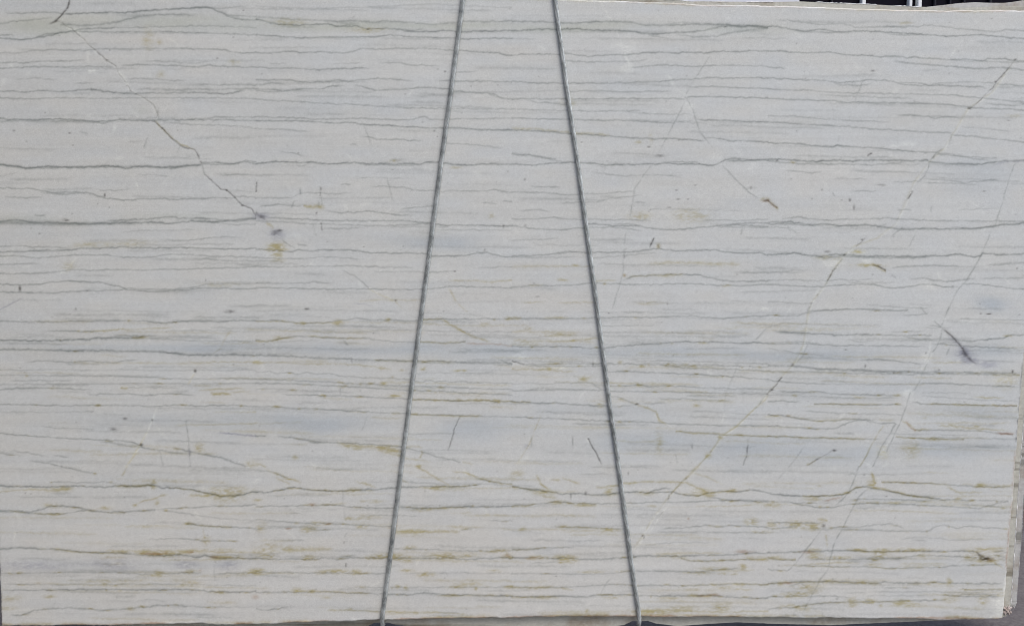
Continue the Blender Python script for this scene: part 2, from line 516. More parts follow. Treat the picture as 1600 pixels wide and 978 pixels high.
.42 G 0,465 150,465 300,472 500,480 650,490 780,500 900,505 1000,510 1150,515 1300,525 1565,535
.2 G 0,498 150,500 300,508 500,520
.48 G 150,530 300,535 400,540 520,540 650,545 780,555 900,560 1000,562 1100,568 1200,570 1350,570 1470,575 1565,578
.5 Y1.2 950,562 1100,568 1250,570 1400,568 1565,575
.42 G 0,605 120,608 250,620 380,618 480,630 600,635 700,640 850,648 950,650 1060,657 1200,658 1350,665 1565,670
.42 Y1.1 960,655 1060,660 1400,668
.38 G.8 518,485 515,545
.4 G.7 680,660 655,735 640,765
.55 K.7 1250,660 1215,740 1190,830 1170,880
.55 G 0,785 70,788
.5 G 120,790 220,795 300,810 400,823 500,828 600,832 720,838 860,850
.6 G1.1 320,820 440,825
.5 Y1.8 490,828 560,845 640,850 760,855 850,880
.35 Y1.5 740,870 880,905
.38 G 920,860 1000,880 1100,910 1250,945
.4 Y1.2 920,852 1020,855
.35 Y1 1020,885 1000,925
.28 Y1.2 920,920 1080,945
.3 Y1.2 0,955 60,975
.28 G.8 585,300 588,350
.25 Y1.2 1260,945 1330,960
@Y .7 780,470,18,10 405,542,14,8 805,75,12,9 850,542,30,7 1020,375,12,8
@Y .5 530,483,18,8 1128,487,14,6 635,545,22,7 125,608,20,6 265,620,8,6 365,620,12,5 40,500,8,5 225,505,16,6 15,340,16,8 765,372,8,7 895,385,16,5 1275,388,10,6 1380,570,36,7 1470,573,14,10 1240,565,10,9 1095,568,12,6 1540,70,14,8 970,652,16,6 640,467,8,6 700,467,16,6 285,98,14,7
@Y .4 570,842,34,12 770,855,50,12 840,875,26,10 240,915,14,12 995,972,16,8 1400,105,20,10 500,95,20,14 140,185,20,8 620,862,20,8 1230,387,20,6
#2 2
.42 G 0,70 120,68 250,72 350,70 520,62 700,62 850,62 980,58 1100,55 1200,62 1300,70 1380,60 1480,55 1565,55
.3 Y1.3 180,68 350,65
.25 Y1.2 0,150 300,150 420,155
.25 Y1.2 200,172 400,170
.35 Y1.2 200,210 380,205 500,190
.22 G 590,155 800,152 1200,160
.2 G 590,115 900,110
.55 G 0,238 100,242 200,238 330,242 480,250 560,248 650,238 780,230 900,222 1040,210
.6 G1 1040,210 1150,213 1250,213 1330,218 1420,222 1480,212 1565,222
.35 G.8 1480,205 1560,130
.4 G 0,330 80,345 200,350 350,345 560,345 700,345 800,350 950,352 1100,358 1300,360 1450,362 1565,365
.32 G 80,355 300,362 600,358
.25 G 720,325 900,328 1200,335 1565,345
.22 G 720,335 1000,345 1300,352
.38 G 900,355 1050,370 1200,375 1350,380 1565,390
.3 K1 0,330 75,352
.32 Y1.2 0,380 220,380 320,395 400,390
.42 G 590,395 750,392 850,400 1000,405 1120,410 1250,420 1400,425 1500,438 1565,440
.25 G 0,470 120,462 200,470 300,462 400,462 480,462 540,475
.38 G 600,480 700,478 770,475 850,485 950,480 1050,485 1200,492 1350,498 1565,500
.35 G.8 480,460 520,485 550,510
.3 G.8 640,545 700,570 760,592
.5 Y1.3 720,580 760,590 840,620 880,640 900,690 950,720
.2 W1.5 860,640 910,700 980,730
.38 G 0,508 150,508 350,503 600,510 750,515 900,515 1100,520 1300,525 1565,530
.3 G 880,560 1050,560 1200,568 1350,570
.65 G 0,577 100,580 200,585 290,585 400,597 520,600 580,602
.5 Y1.2 0,580 120,582
.32 G 640,605 740,602
.25 G 780,590 950,585
.42 G 0,670 150,677 300,680 420,688 600,695 750,700 900,705 1000,713 1150,718 1300,725 1450,722 1565,725
.5 Y1.1 1000,755 1100,768 1200,770 1300,778 1400,780 1565,788
.25 G 1000,757 1300,780 1565,790
.22 G 1080,635 1280,640 1450,655 1565,655
.3 Y.9 195,625 150,720 110,830 30,960
.35 G.8 120,780 120,860
.6 K.8 465,800 490,850 520,905 550,960
.5 W1 455,800 470,830
.28 G.8 1000,890 1010,960
.22 G.8 1400,290 1360,400 1310,520 1295,640
.3 W1 1300,650 1280,715
.3 Y1 1565,545 1510,600 1440,660 1380,720 1300,775 1270,800 1200,905 1130,975
.45 G.8 1530,570 1480,630
.3 W1.2 1380,725 1300,780
.5 K.75 1440,840 1435,900 1410,970
.25 G.75 1445,800 1440,840
@K .8 762,592,10,5
@B .4 90,850,12,10
@Y .6 20,68,20,7 535,600,16,9 1130,600,18,8 225,378,12,8 375,203,12,5 795,360,12,8 660,335,9,9 770,473,9,7 955,478,16,7 1200,905,14,12 1400,780,14,6
@Y .45 120,242,10,7 265,242,10,6 355,240,10,7 835,352,6,6 965,350,20,8 1060,352,14,8 1405,370,6,6 445,438,26,12 695,390,12,6 1275,795,14,10 1110,358,12,6
@Y .25 260,165,80,14 100,130,20,8 270,345,40,10 90,205,60,12 900,830,16,50
@K .35 495,350,4,12 985,295,3,4 370,820,3,24 1100,850,5,12
@W .5 40,300,40,14 1540,10,20,10 300,370,60,8
#3 2
.38 G 0,50 180,52 230,35 320,22 450,12 600,15 720,22 860,18
.25 G 800,52 980,42
.22 G 0,120 100,95 250,105 450,110 700,110
.55 G1.1 50,150 170,155 300,163 430,170 550,165 700,170
.42 G 700,170 800,172 900,172 1000,172
.32 G 740,150 850,150 960,150
.32 G 820,175 900,195 1000,200
.25 G 480,195 550,213 650,205
.3 G1.5 30,150 100,150 250,170
.42 G 0,225 150,222 300,228 450,235 600,235 800,238 960,238
.42 G 1000,222 1200,238 1350,245 1540,255
.25 G 0,215 200,210 330,225
.55 G 1220,215 1300,200 1420,190 1480,175 1565,168
.3 G1.3 1320,205 1430,188
.28 G 1060,190 1200,205 1280,205
.25 G 1150,73 1350,75 1565,78
.28 G 0,250 200,285 360,295
.5 G 570,320 680,318 780,328 880,340 945,345
.32 Y1 1000,335 1100,340 1220,330
.28 G 1300,325 1540,335
.48 G1.4 0,355 150,360 300,375 450,385 600,390 800,398 1000,398 1200,398 1400,402 1540,402
.32 G1 0,390 300,395 600,405 850,410 1100,405 1540,415
.4 G1.1 250,378 500,378 700,390 900,392
.3 Y1.4 1350,410 1430,412 1540,415
.38 G 0,440 60,455 200,463 360,468
.22 G 360,468 700,472 930,470
.48 G 930,465 1000,463 1070,465 1200,472 1350,480 1530,485
.42 G 50,515 200,518 300,515 400,528 550,535 700,538 820,540
.28 G 0,535 250,543 400,550 600,555 800,555
.45 G 0,575 100,573 200,578
.42 G 280,590 400,592 550,597 700,593 830,597
.42 Y.9 280,590 400,592 700,593
.5 G 880,578 960,590 1050,592 1200,595 1350,600 1525,602
.5 Y.9 960,590 1050,592 1200,595 1350,600 1525,602
.45 Y1 1250,550 1450,555
.22 G 940,540 1300,565 1530,575
.2 G 950,520 1250,525
.28 G 200,630 400,645 550,652 700,650 830,660
.48 G 0,655 120,663 200,685 300,695 400,695 470,685 550,683 620,690 680,710 780,708
.3 Y1 120,663 300,695 470,685 550,683
.42 G 0,725 150,733 300,742 410,743 460,715 520,695 580,688 650,705
.5 Y1.1 810,690 850,705 900,750 1000,745
.5 R1.1 840,695 870,735 905,752
.4 G 900,750 1100,750 1300,755 1400,768 1500,778
.4 Y1 1040,725 1120,725 1280,740 1480,755
.7 R1 1400,768 1500,776
.42 G 0,787 100,790 200,795 350,798 500,802 600,805 700,808
.45 Y1.1 0,787 100,790 200,795 600,805
.4 Y1 780,792 900,798 1000,805 1200,807
.3 G 780,792 900,798 1000,805 1200,807
.48 G.8 1105,0 1060,110 1065,135 1050,200 1010,275
.4 G.8 980,330 950,390 930,445 900,500 880,520
.4 W1.2 1010,275 975,335 945,395 925,450
.35 W1.1 1000,180 985,270 960,330 930,400 900,470 850,520
.45 G.8 870,520 840,620 810,700 770,780 740,850 720,890
.45 G.8 780,710 740,780 700,840 670,910 640,975
.4 W1.2 770,780 730,830 690,900
.38 Y.8 720,710 680,760 640,830 600,910 560,975
.3 G.8 640,830 600,910 560,975
.42 G.8 1010,80 1060,120
.25 G 930,0 970,45
.35 G 980,110 1060,120
.75 K1.2 1065,130 1130,185 1185,245
.6 K1.5 1185,245 1205,285 1240,325 1275,350
.35 B4 1100,160 1180,245 1240,330
.35 G.8 1110,245 1090,295
.28 G.8 260,190 210,300 160,350
.85 K.9 85,425 60,460
.6 K.8 60,460 20,505 0,520
.3 K.7 240,965 300,930 400,875
.35 Y1.2 235,965 300,930
.28 G.8 220,850 130,975
@K .8 20,505,10,6 1495,393,5,7 405,875,9,5
@K .5 595,360,4,8 768,403,5,4 1045,383,5,4 965,280,3,4 150,352,8,6 300,930,6,4 1350,42,12,4 475,260,6,3 1300,40,5,3
@B .6 1195,285,40,32 1340,345,50,16 1235,325,40,18
@K .25 1200,285,16,18
@Y .55 680,537,14,5 790,537,16,5 390,592,12,5 790,592,14,6 1020,592,12,6 1160,593,14,6 1450,602,14,5 125,663,9,5 310,695,14,5 410,693,9,5 1010,805,30,9 1120,725,16,7 1265,728,24,8 200,796,9,6 60,790,12,6 960,675,9,5
@R .3 120,663,8,5 1450,770,40,6 1450,600,40,4
@W .5 1430,440,50,14 700,880,25,25 850,520,30,18 1340,350,30,8 960,300,20,14
@Y .22 700,885,26,36 1450,450,60,40 880,870,40,40
#0 3
.48 G 370,0 450,20 550,40 600,50
.75 G1.05 0,122 150,125 320,127 470,122
.5 G1.1 470,122 640,130 750,120
.8 G1.05 750,120 830,125 900,115 940,118 985,133 1080,133 1160,140 1220,155 1290,170 1340,183 1420,182 1480,175 1530,160 1565,155
.5 Y1.6 700,118 830,125 900,115 970,130
.4 Y1.1 1040,130 1160,140 1220,155 1340,183 1480,175
.6 Y1.6 1150,180 1300,180
.3 G 300,97 450,100 560,100 640,92 720,110
.35 Y1.2 0,155 120,148 200,142 330,150 420,135
.5 Y1.2 320,150 390,142 450,130
.6 G1.05 0,270 100,275 180,280 260,265 300,245 400,245 480,253 560,272 640,282 750,280 850,275 950,265
.45 G 950,265 1010,258 1150,255 1250,245 1400,245 1565,235
.5 G 0,275 180,287 280,293 400,290 500,270 560,270
.35 Y1.2 180,287 280,293 400,290
.3 G 980,270 1150,290
.4 Y1.1 820,238 870,215 930,200 1030,170
.5 G 1140,350 1250,365 1400,372 1565,380
.4 Y1.1 1130,350 1250,365 1400,372
.25 G 1150,290 1350,320 1565,335
.38 G 900,447 1100,440 1300,458 1460,455
.62 G1.05 0,505 130,498 250,505 400,512 500,525 620,530 700,528 800,535 900,545 1000,545 1100,540 1200,555 1250,545 1330,560 1450,560 1565,565
.45 Y1.1 350,510 500,525 620,530 800,532
.5 R1.4 850,530 1000,540
.6 Y1.8 820,528 1000,538 1170,528
.5 Y1.3 1280,555 1500,560
.38 Y1.1 640,515 800,518 1000,520 1200,515 1350,525 1565,525
.25 Y1.2 600,560 780,555
.38 G 0,653 150,655 350,650 550,648 700,648 850,660 950,660
.42 G 970,657 1130,650 1240,652
.42 G 1310,655 1565,652
.32 G 20,720 150,722 300,725 500,720 640,722 800,720 950,720 1120,722
.2 G 1120,722 1300,725 1565,730
.6 G 15,757 150,757 350,755 550,752 800,755 1000,755 1120,753 1200,757 1330,768 1450,770 1565,765
.48 G1.05 60,910 140,908 210,880 330,870 430,865 520,868 620,880 700,875 800,868 900,858 980,848 1080,848 1150,855
.28 G 1150,855 1300,860 1500,862
.3 Y1 1240,370 1255,460 1270,500
.2 G.8 1305,560 1315,730
.4 W1.2 100,390 80,460
.45 Y1.2 775,0 745,65
@Y .75 965,655,22,14 1555,650,34,14 1350,557,50,9 985,535,40,10
@Y .55 320,240,36,10 1165,645,26,9 1390,370,16,8 1150,352,20,8 335,293,30,6 1335,770,34,8 800,870,16,10 1465,555,16,9 940,110,12,20 825,238,12,7 890,530,30,12 1160,525,24,9 640,720,14,6
@Y .35 1380,190,80,24 1400,150,110,20 370,140,50,14 650,255,30,8 1175,715,40,9 300,797,26,8 1260,455,20,18 1040,540,60,16 960,220,10,16 230,715,14,8
@Y .2 1300,515,100,14 60,805,60,16 40,870,60,10 640,700,160,8
@R .4 1000,530,20,8 1165,525,18,6 1310,555,20,6 1230,635,12,6 1560,800,14,10
@B .3 700,600,120,30 1140,600,60,24 1400,605,50,24 200,610,180,24
@K .35 760,190,3,3 155,165,4,3
#1 3
.78 G1 0,155 60,160 120,150 230,130 310,140 400,148 500,152 600,145 750,142 870,130
.72 G1 890,130 1050,125 1200,125 1300,122 1380,110
.45 Y1.2 300,140 400,148 500,152 640,145
.5 Y1.2 1050,128 1200,125 1320,120
.5 Y1.2 1200,30 1300,45 1370,75 1430,92 1500,105 1565,110
.4 G.9 1340,70 1430,92 1500,105 1565,110
.5 Y1.4 60,20 150,55 280,100
.3 G 100,35 200,75
.38 Y1.2 120,70 220,115
.35 Y1.2 600,90 740,130
.4 Y1.2 980,0 1100,70 1200,125
.3 Y1.2 880,80 940,110
.48 G 0,245 150,243 330,240 450,238 550,245 620,252 740,255 840,255
.65 G1 880,250 1050,258 1200,250 1350,247 1480,250 1565,243
.3 Y1.2 1000,262 1150,255 1300,250
.3 Y1.3 300,235 420,235 560,225
.25 G 200,290 280,290
.25 G 650,305 800,300
.25 G 900,303 1000,305
.28 G 1420,335 1565,335
.4 G 0,325 150,335 300,350 450,352 560,355 640,362 800,368
.25 G 0,385 200,380
.45 G 320,390 480,388
.55 Y2 880,400 1000,402 1100,398 1250,400
.32 G 1250,390 1330,378
.22 G 200,455 300,450
.45 Y2 160,510 300,508 470,507
.55 G 0,560 120,568 250,568 370,568 420,560 500,568 580,560 620,555 700,560 800,562
.38 G 500,555 620,545
.55 G 830,565 950,562 1100,565 1200,560 1290,572 1400,563 1565,560
.32 G 880,505 1100,508 1220,515 1400,520 1565,515
.4 G 0,645 100,648 250,650 450,652 620,655 780,655
.25 G 900,655 1200,650 1565,655
.42 G 0,770 150,770 350,765 480,770 550,775 650,775 780,780
.4 Y1.2 200,765 350,762 550,773 700,778
.62 G1 810,785 950,782 1030,775 1150,783 1300,787 1450,790 1565,795
.35 Y1.2 1100,788 1300,787 1480,790
.28 G 530,740 800,740 1200,740 1565,738
.42 G 0,870 60,877 130,870 200,860
.35 Y1 430,880 570,877 720,885
.25 G 500,878 720,885
.35 Y1 800,887 950,890 1150,893 1300,905
.25 G 1100,890 1250,900
.28 G.8 530,120 535,240 548,340
.5 K.7 538,455 540,480
.5 K.7 550,590 550,620
.25 G.8 555,400 540,440
@Y .65 320,385,36,16 1150,550,70,16 770,550,34,12 480,645,70,10 25,643,40,12 85,550,30,10 860,555,36,16
@Y .5 600,145,30,10 1100,135,40,10 1010,265,40,10 375,350,30,9 435,352,24,6 650,368,30,9 325,560,30,12 700,560,40,9 930,570,24,14 1540,550,30,14 940,500,30,10 1490,517,40,8 610,645,24,10 1040,662,36,12 920,638,30,8 255,757,28,12 865,735,12,8 915,745,10,14 1230,740,40,7 1345,748,8,8 1550,738,26,8 1200,790,30,6 580,875,8,6 970,400,60,12 1530,790,30,6
@Y .3 660,315,70,14 220,505,60,16 80,480,50,12 30,370,20,30 1460,640,30,8 60,520,60,30 430,803,20,7 700,215,60,8 1300,720,60,12 1300,545,40,10 900,895,100,8 1400,920,40,12 560,320,16,8 10,210,20,9
@R .5 345,235,14,8 200,380,14,6 1540,545,16,6 440,352,14,5 855,355,6,20
@W .4 330,945,16,4
#2 3
.8 G1 0,125 100,140 180,150 250,160 320,172 370,165 450,172 500,178 580,175 620,165 690,162
.66 G 700,160 780,157 830,165 880,145 940,135 980,140
.68 G 800,165 900,160 980,155 1050,175 1140,180 1200,160 1280,152 1380,155 1460,147 1520,150 1565,162
.4 Y1.3 1000,165 1140,180 1200,160 1380,155
.35 Y1.2 0,125 100,140 180,150
.55 Y1.4 150,50 180,110 230,150
.4 Y1.4 180,180 280,195
.35 Y1.2 230,80 300,90
.4 Y1.2 300,70 420,110
.5 Y1.2 510,132 640,118
.45 Y1.4 710,105 850,95 950,95 1050,100
.45 Y1.3 1050,95 1150,140 1200,160
.28 Y1 1100,40 1200,70 1300,115
.42 G 0,240 100,235 200,225 280,218 400,228 600,230 750,225 900,220 1000,220 1200,213 1350,210 1500,215 1565,220
.65 Y1.4 0,245 130,240
.4 Y1.3 360,240 520,238
.38 G 1180,185 1300,205 1450,210 1565,208
.28 Y1 1120,245 1300,245 1480,240
.35 G 230,372 400,370 550,378 700,382
.4 Y1.2 260,370 400,372 540,382 630,392
.22 Y1 300,400 550,395
.45 G 900,380 1080,375 1180,360 1250,370 1350,362 1450,365 1565,372
.25 G 870,400 1200,402 1565,405
.38 G 0,512 100,508 200,498 380,495
.35 Y1 0,512 100,508 200,498
.22 G 800,485 1000,465 1230,468
.58 G1 0,558 150,560 300,562 420,567 520,570 620,562 760,553
.58 G1 760,548 900,548 1020,550 1150,545 1300,543 1450,532 1565,530
.35 Y1.2 860,538 1000,530 1300,530
.45 G 1030,560 1100,580 1250,578 1400,570 1520,570
.35 Y1.1 1030,560 1100,580 1250,578 1400,570 1565,570
.28 G 100,590 300,588
.32 G 0,658 120,655 400,660 550,658 720,640
.42 G 760,640 950,640 1120,645 1250,632 1400,625
.42 G 0,740 200,740 400,737 520,728 600,720 740,727
.42 G 770,730 900,725 1050,730 1200,725 1350,718 1565,723
.35 Y1.1 0,742 200,740 350,742
.3 Y1.1 1050,730 1350,718 1565,723
.52 G1 0,797 150,797 300,795 450,800 530,785 620,785 750,788
.58 G1 790,790 950,792 1100,793 1200,787 1300,798 1450,803 1565,805
.7 Y1.6 1050,790 1150,793 1260,785
.35 Y1.2 0,800 150,800 300,798
.45 Y2.2 720,890 900,885 1100,880
.35 Y1.2 1000,885 1300,890 1565,885
.3 Y1.2 300,745 380,755
.3 Y1.2 1060,752 1150,755
.3 Y1.2 1340,750 1480,755
.7 W1 965,225 900,310 860,380 800,450 750,510
.6 K.8 962,190 948,215
.5 K.6 815,425 800,440
.4 K.6 770,490 755,510
.35 K.6 930,270 895,320
.42 Y1.1 1130,0 1070,65 1020,115 970,170
.3 G.8 1070,65 1020,115 970,170
.22 G.8 640,640 580,710 540,780
.22 W1 540,780 460,850
@Y .6 65,387,18,11 590,392,44,9 320,560,50,14 1465,340,28,18 1520,403,40,6 280,222,40,10 600,155,26,16 1160,160,40,16 1410,615,18,12 1270,865,44,16
@Y .45 310,368,24,7 430,238,40,8 150,558,50,10 1010,550,36,10 200,800,40,8 1520,568,34,10 460,885,10,10 1300,742,30,10 1350,150,30,10 180,160,60,14 820,165,40,10 1450,560,20,8 350,575,30,14 1320,655,50,7 620,798,40,8 900,895,60,14 1210,178,20,14
@Y .25 480,645,60,8 1150,655,60,10 1230,625,80,10 820,890,60,14 1050,870,80,16 960,805,40,8 30,45,30,16 860,245,20,6 140,745,50,8
@R .4 1420,522,40,8 1078,320,6,6 1240,785,30,6 1180,790,30,6 120,560,40,6
@K .4 710,45,4,8 360,180,4,14 450,165,6,8
#3 3
.78 G1 0,165 80,175 180,182 300,183 400,178 460,170 500,155 540,130 600,125 640,135
.45 Y1.1 200,183 300,183 400,178 460,170 500,155 540,130 600,125
.74 G1 640,135 750,155 850,175 950,190 1050,200
.55 Y1.2 640,130 750,150 850,175 950,190 1020,198
.38 G 1050,205 1250,210 1400,212 1470,212
.45 R1 340,210 400,202 460,190
.5 G 690,97 850,100 1000,105 1120,115 1250,125 1480,127
.4 Y1.1 690,97 850,100 1000,105 1120,115
.5 Y1.1 1250,125 1480,127
.35 Y1.2 1090,125 1160,160 1210,190
.28 Y1.1 1150,160 1330,158
.32 G 500,205 620,200 800,205 1000,215
.5 G 120,215 200,238 300,250 400,255 450,238 540,228 640,225 750,230 900,237
.4 G 900,237 1030,243 1180,250 1300,258 1350,240 1470,212
.38 G 1180,235 1320,240 1470,255
.35 G 0,215 120,220 200,225 400,230
.5 Y1.4 630,30 640,60 655,100 635,125
.48 G 0,345 150,345 330,345
.45 Y1.4 300,320 370,335
.4 G 350,375 450,372 540,375 640,360 750,350 820,375 850,395
.38 G 430,385 600,390 850,398 1000,397
.35 G 0,380 80,378 200,360
.42 G 960,400 1030,370 1080,360 1150,378 1230,367 1330,375 1460,380
.22 G 800,445 900,435 1060,440 1100,455 1200,450 1320,445
.22 G 880,450 980,460
.58 G1 0,525 150,525 240,518 380,518 500,515 620,522 760,520 900,518 1050,520 1260,520
.6 Y1.6 220,512 330,510
.4 Y1.1 480,512 620,520 760,520 1000,515
.42 G 0,560 70,570 170,575
.42 G 240,570 400,570 550,567 680,568 800,562 900,545 1050,547 1180,555 1300,555
.35 Y1.2 0,560 70,570 170,572
.3 Y1.2 220,600 400,590 560,590
.22 Y1.1 800,595 1100,595
.6 K1.3 1270,525 1300,548 1350,570
.55 Y1.6 1260,520 1300,548 1350,570 1400,600
.4 Y1 1400,600 1440,630
.42 G 1380,540 1450,553
.42 Y1.2 1260,505 1350,508 1450,500
.35 G 1380,525 1450,515
.32 G 0,630 120,637
.38 G 150,608 300,610 450,615 600,612 750,625 900,620 1050,618 1130,607 1250,605 1440,600
.3 Y1 600,615 750,625 900,622
.58 G1 0,715 70,715 200,707 330,705 450,705 550,712 640,715 720,708 900,715 1050,710 1180,715 1440,717
.4 Y1.1 0,715 200,707 300,708 560,712
.28 G 700,740 900,745
.38 Y1 1200,755 1435,752
.3 G 1200,755 1435,752
.48 G 0,797 100,795 250,795 380,790 450,800 520,800
.25 G 450,775 600,770
.48 G 1050,785 1200,795 1430,798
.42 G 1160,783 1430,783
.22 G 600,790 750,790 1000,790
.42 G 0,870 150,862 250,845 380,832 500,830 650,828 800,822 950,820 1100,815
.35 Y1.2 200,852 380,832 650,828 900,825
.35 G 120,735 200,715 250,745
.5 G.8 555,0 530,70 500,150 460,200 400,250
.48 G.8 610,135 560,185 530,230 490,310 450,390 410,460 395,510
.38 G.8 395,510 380,570 360,640 320,690 280,770 240,840 205,910
.38 G.8 330,385 280,450 210,540 170,590 120,640
.4 Y1 350,400 365,500
.42 G.8 395,680 395,705
.22 G.8 130,0 60,85
.25 G.8 335,880 335,915
@Y .6 180,358,50,18 270,370,40,16 540,510,40,7 880,510,60,9 515,832,22,22 160,785,50,12 50,560,30,8 690,542,34,18 1300,117,20,12 440,560,50,8 1340,572,60,12
@Y .5 20,360,20,18 780,225,20,7 1165,200,14,8 710,515,40,9 280,545,34,16 75,715,14,12 560,712,24,8 640,715,30,9 910,717,30,7 1110,705,14,18 625,825,26,12 805,832,30,14 890,845,40,10 1110,815,34,12 1315,820,20,22 950,545,30,7 635,115,24,20 800,520,30,8 560,712,20,6
@Y .3 1280,550,70,26 280,200,40,10 1340,510,110,12 1440,127,30,6 320,120,14,6 690,850,10,10 215,870,30,14 250,745,60,30 20,240,40,14 650,600,40,8 160,855,60,10
@R .4 1350,570,26,8 240,525,30,6 120,715,30,6
@K .8 1330,565,26,9
@K .4 340,365,8,14 1290,545,14,8
@B .35 1325,562,22,9
"""

# ------------------------------------------------------------------ helpers
rng = np.random.default_rng(7)
random.seed(7)

def on_plane(px, py, y):
    """Where the sight line through a photograph pixel meets the upright plane at depth y (real metres)."""
    px = np.asarray(px, dtype=np.float64); py = np.asarray(py, dtype=np.float64)
    u = (px - 800.0) / FOCAL
    v = (489.0 - py) / FOCAL
    dy = math.cos(PITCH) + v * math.sin(PITCH)
    dz = -math.sin(PITCH) + v * math.cos(PITCH)
    t = (y - CAM[1]) / dy
    return u * t, CAM[2] + dz * t

def smooth_noise(h, w, cy, cx, seed):
    """Value noise on an h x w raster with cells cy x cx pixels, range about -1..1."""
    r = np.random.default_rng(seed)
    gh, gw = int(h / cy) + 4, int(w / cx) + 4
    g = r.uniform(-1, 1, (gh, gw)).astype(np.float32)
    def axis(n, c):
        t = np.arange(n, dtype=np.float32) / c
        i = t.astype(int); f = t - i
        f = f * f * (3 - 2 * f)
        return i, f
    iy, fy = axis(h, cy); ix, fx = axis(w, cx)
    a = g[iy][:, ix] * (1 - fx) + g[iy][:, ix + 1] * fx
    b = g[iy + 1][:, ix] * (1 - fx) + g[iy + 1][:, ix + 1] * fx
    return a * (1 - fy)[:, None] + b * fy[:, None]

def noise1(n, c, seed):
    return smooth_noise(1, n, 1, c, seed)[0]

def set_props(o, label=None, category=None, group=None, kind=None):
    if label: o["label"] = label
    if category: o["category"] = category
    if group: o["group"] = group
    if kind: o["kind"] = kind
    return o

def mesh_object(name, verts, faces, mat, parent=None, smooth=False):
    me = bpy.data.meshes.new(name)
    me.from_pydata([tuple(map(float, v)) for v in verts], [], faces)
    me.update()
    if smooth:
        me.polygons.foreach_set("use_smooth", [True] * len(me.polygons))
    me.materials.append(mat)
    o = bpy.data.objects.new(name, me)
    coll.objects.link(o)
    if parent is not None:
        o.parent = parent
        o.matrix_parent_inverse = parent.matrix_world.inverted()
    return o

def empty(name, loc):
    o = bpy.data.objects.new(name, None)
    o.empty_display_size = 0.1
    o.location = loc
    coll.objects.link(o)
    bpy.context.view_layer.update()
    return o

def node_mat(name):
    m = bpy.data.materials.new(name)
    m.use_nodes = True
    nt = m.node_tree
    return m, nt, nt.nodes["Principled BSDF"]

def N(nt, kind, **kw):
    n = nt.nodes.new(kind)
    for k, v in kw.items():
        if k.startswith("i_"):
            n.inputs[k[2:].replace("_", " ")].default_value = v
        else:
            setattr(n, k, v)
    return n

# ------------------------------------------------------------------ materials
def stone_face_material():
    """Honed quartzite: the pattern attribute carries the stone's own colour, noise adds crystal grain."""
    m, nt, b = node_mat("honed_quartzite")
    at = N(nt, "ShaderNodeAttribute", attribute_name="stone")
    tc = N(nt, "ShaderNodeTexCoord")
    g1 = N(nt, "ShaderNodeTexNoise", i_Scale=260.0, i_Detail=3.0, i_Roughness=0.7)
    g2 = N(nt, "ShaderNodeTexNoise", i_Scale=70.0, i_Detail=4.0, i_Roughness=0.65)
    for g in (g1, g2):
        nt.links.new(tc.outputs["Object"], g.inputs["Vector"])
    r1 = N(nt, "ShaderNodeMapRange"); r1.inputs[1].default_value = 0.3; r1.inputs[2].default_value = 0.7
    r1.inputs[3].default_value = 0.90; r1.inputs[4].default_value = 1.09
    nt.links.new(g1.outputs[0], r1.inputs[0])
    r2 = N(nt, "ShaderNodeMapRange"); r2.inputs[1].default_value = 0.3; r2.inputs[2].default_value = 0.7
    r2.inputs[3].default_value = 0.965; r2.inputs[4].default_value = 1.03
    nt.links.new(g2.outputs[0], r2.inputs[0])
    mu = N(nt, "ShaderNodeMath", operation='MULTIPLY')
    nt.links.new(r1.outputs[0], mu.inputs[0]); nt.links.new(r2.outputs[0], mu.inputs[1])
    mx = N(nt, "ShaderNodeVectorMath", operation='SCALE')
    nt.links.new(at.outputs["Color"], mx.inputs[0]); nt.links.new(mu.outputs[0], mx.inputs["Scale"])
    nt.links.new(mx.outputs[0], b.inputs["Base Color"])
    rr = N(nt, "ShaderNodeMapRange"); rr.inputs[3].default_value = 0.24; rr.inputs[4].default_value = 0.40
    nt.links.new(g2.outputs[0], rr.inputs[0]); nt.links.new(rr.outputs[0], b.inputs["Roughness"])
    b.inputs["Specular IOR Level"].default_value = 0.45
    bp = N(nt, "ShaderNodeBump"); bp.inputs["Strength"].default_value = 0.06; bp.inputs["Distance"].default_value = 0.001
    nt.links.new(g1.outputs[0], bp.inputs["Height"]); nt.links.new(bp.outputs[0], b.inputs["Normal"])
    return m

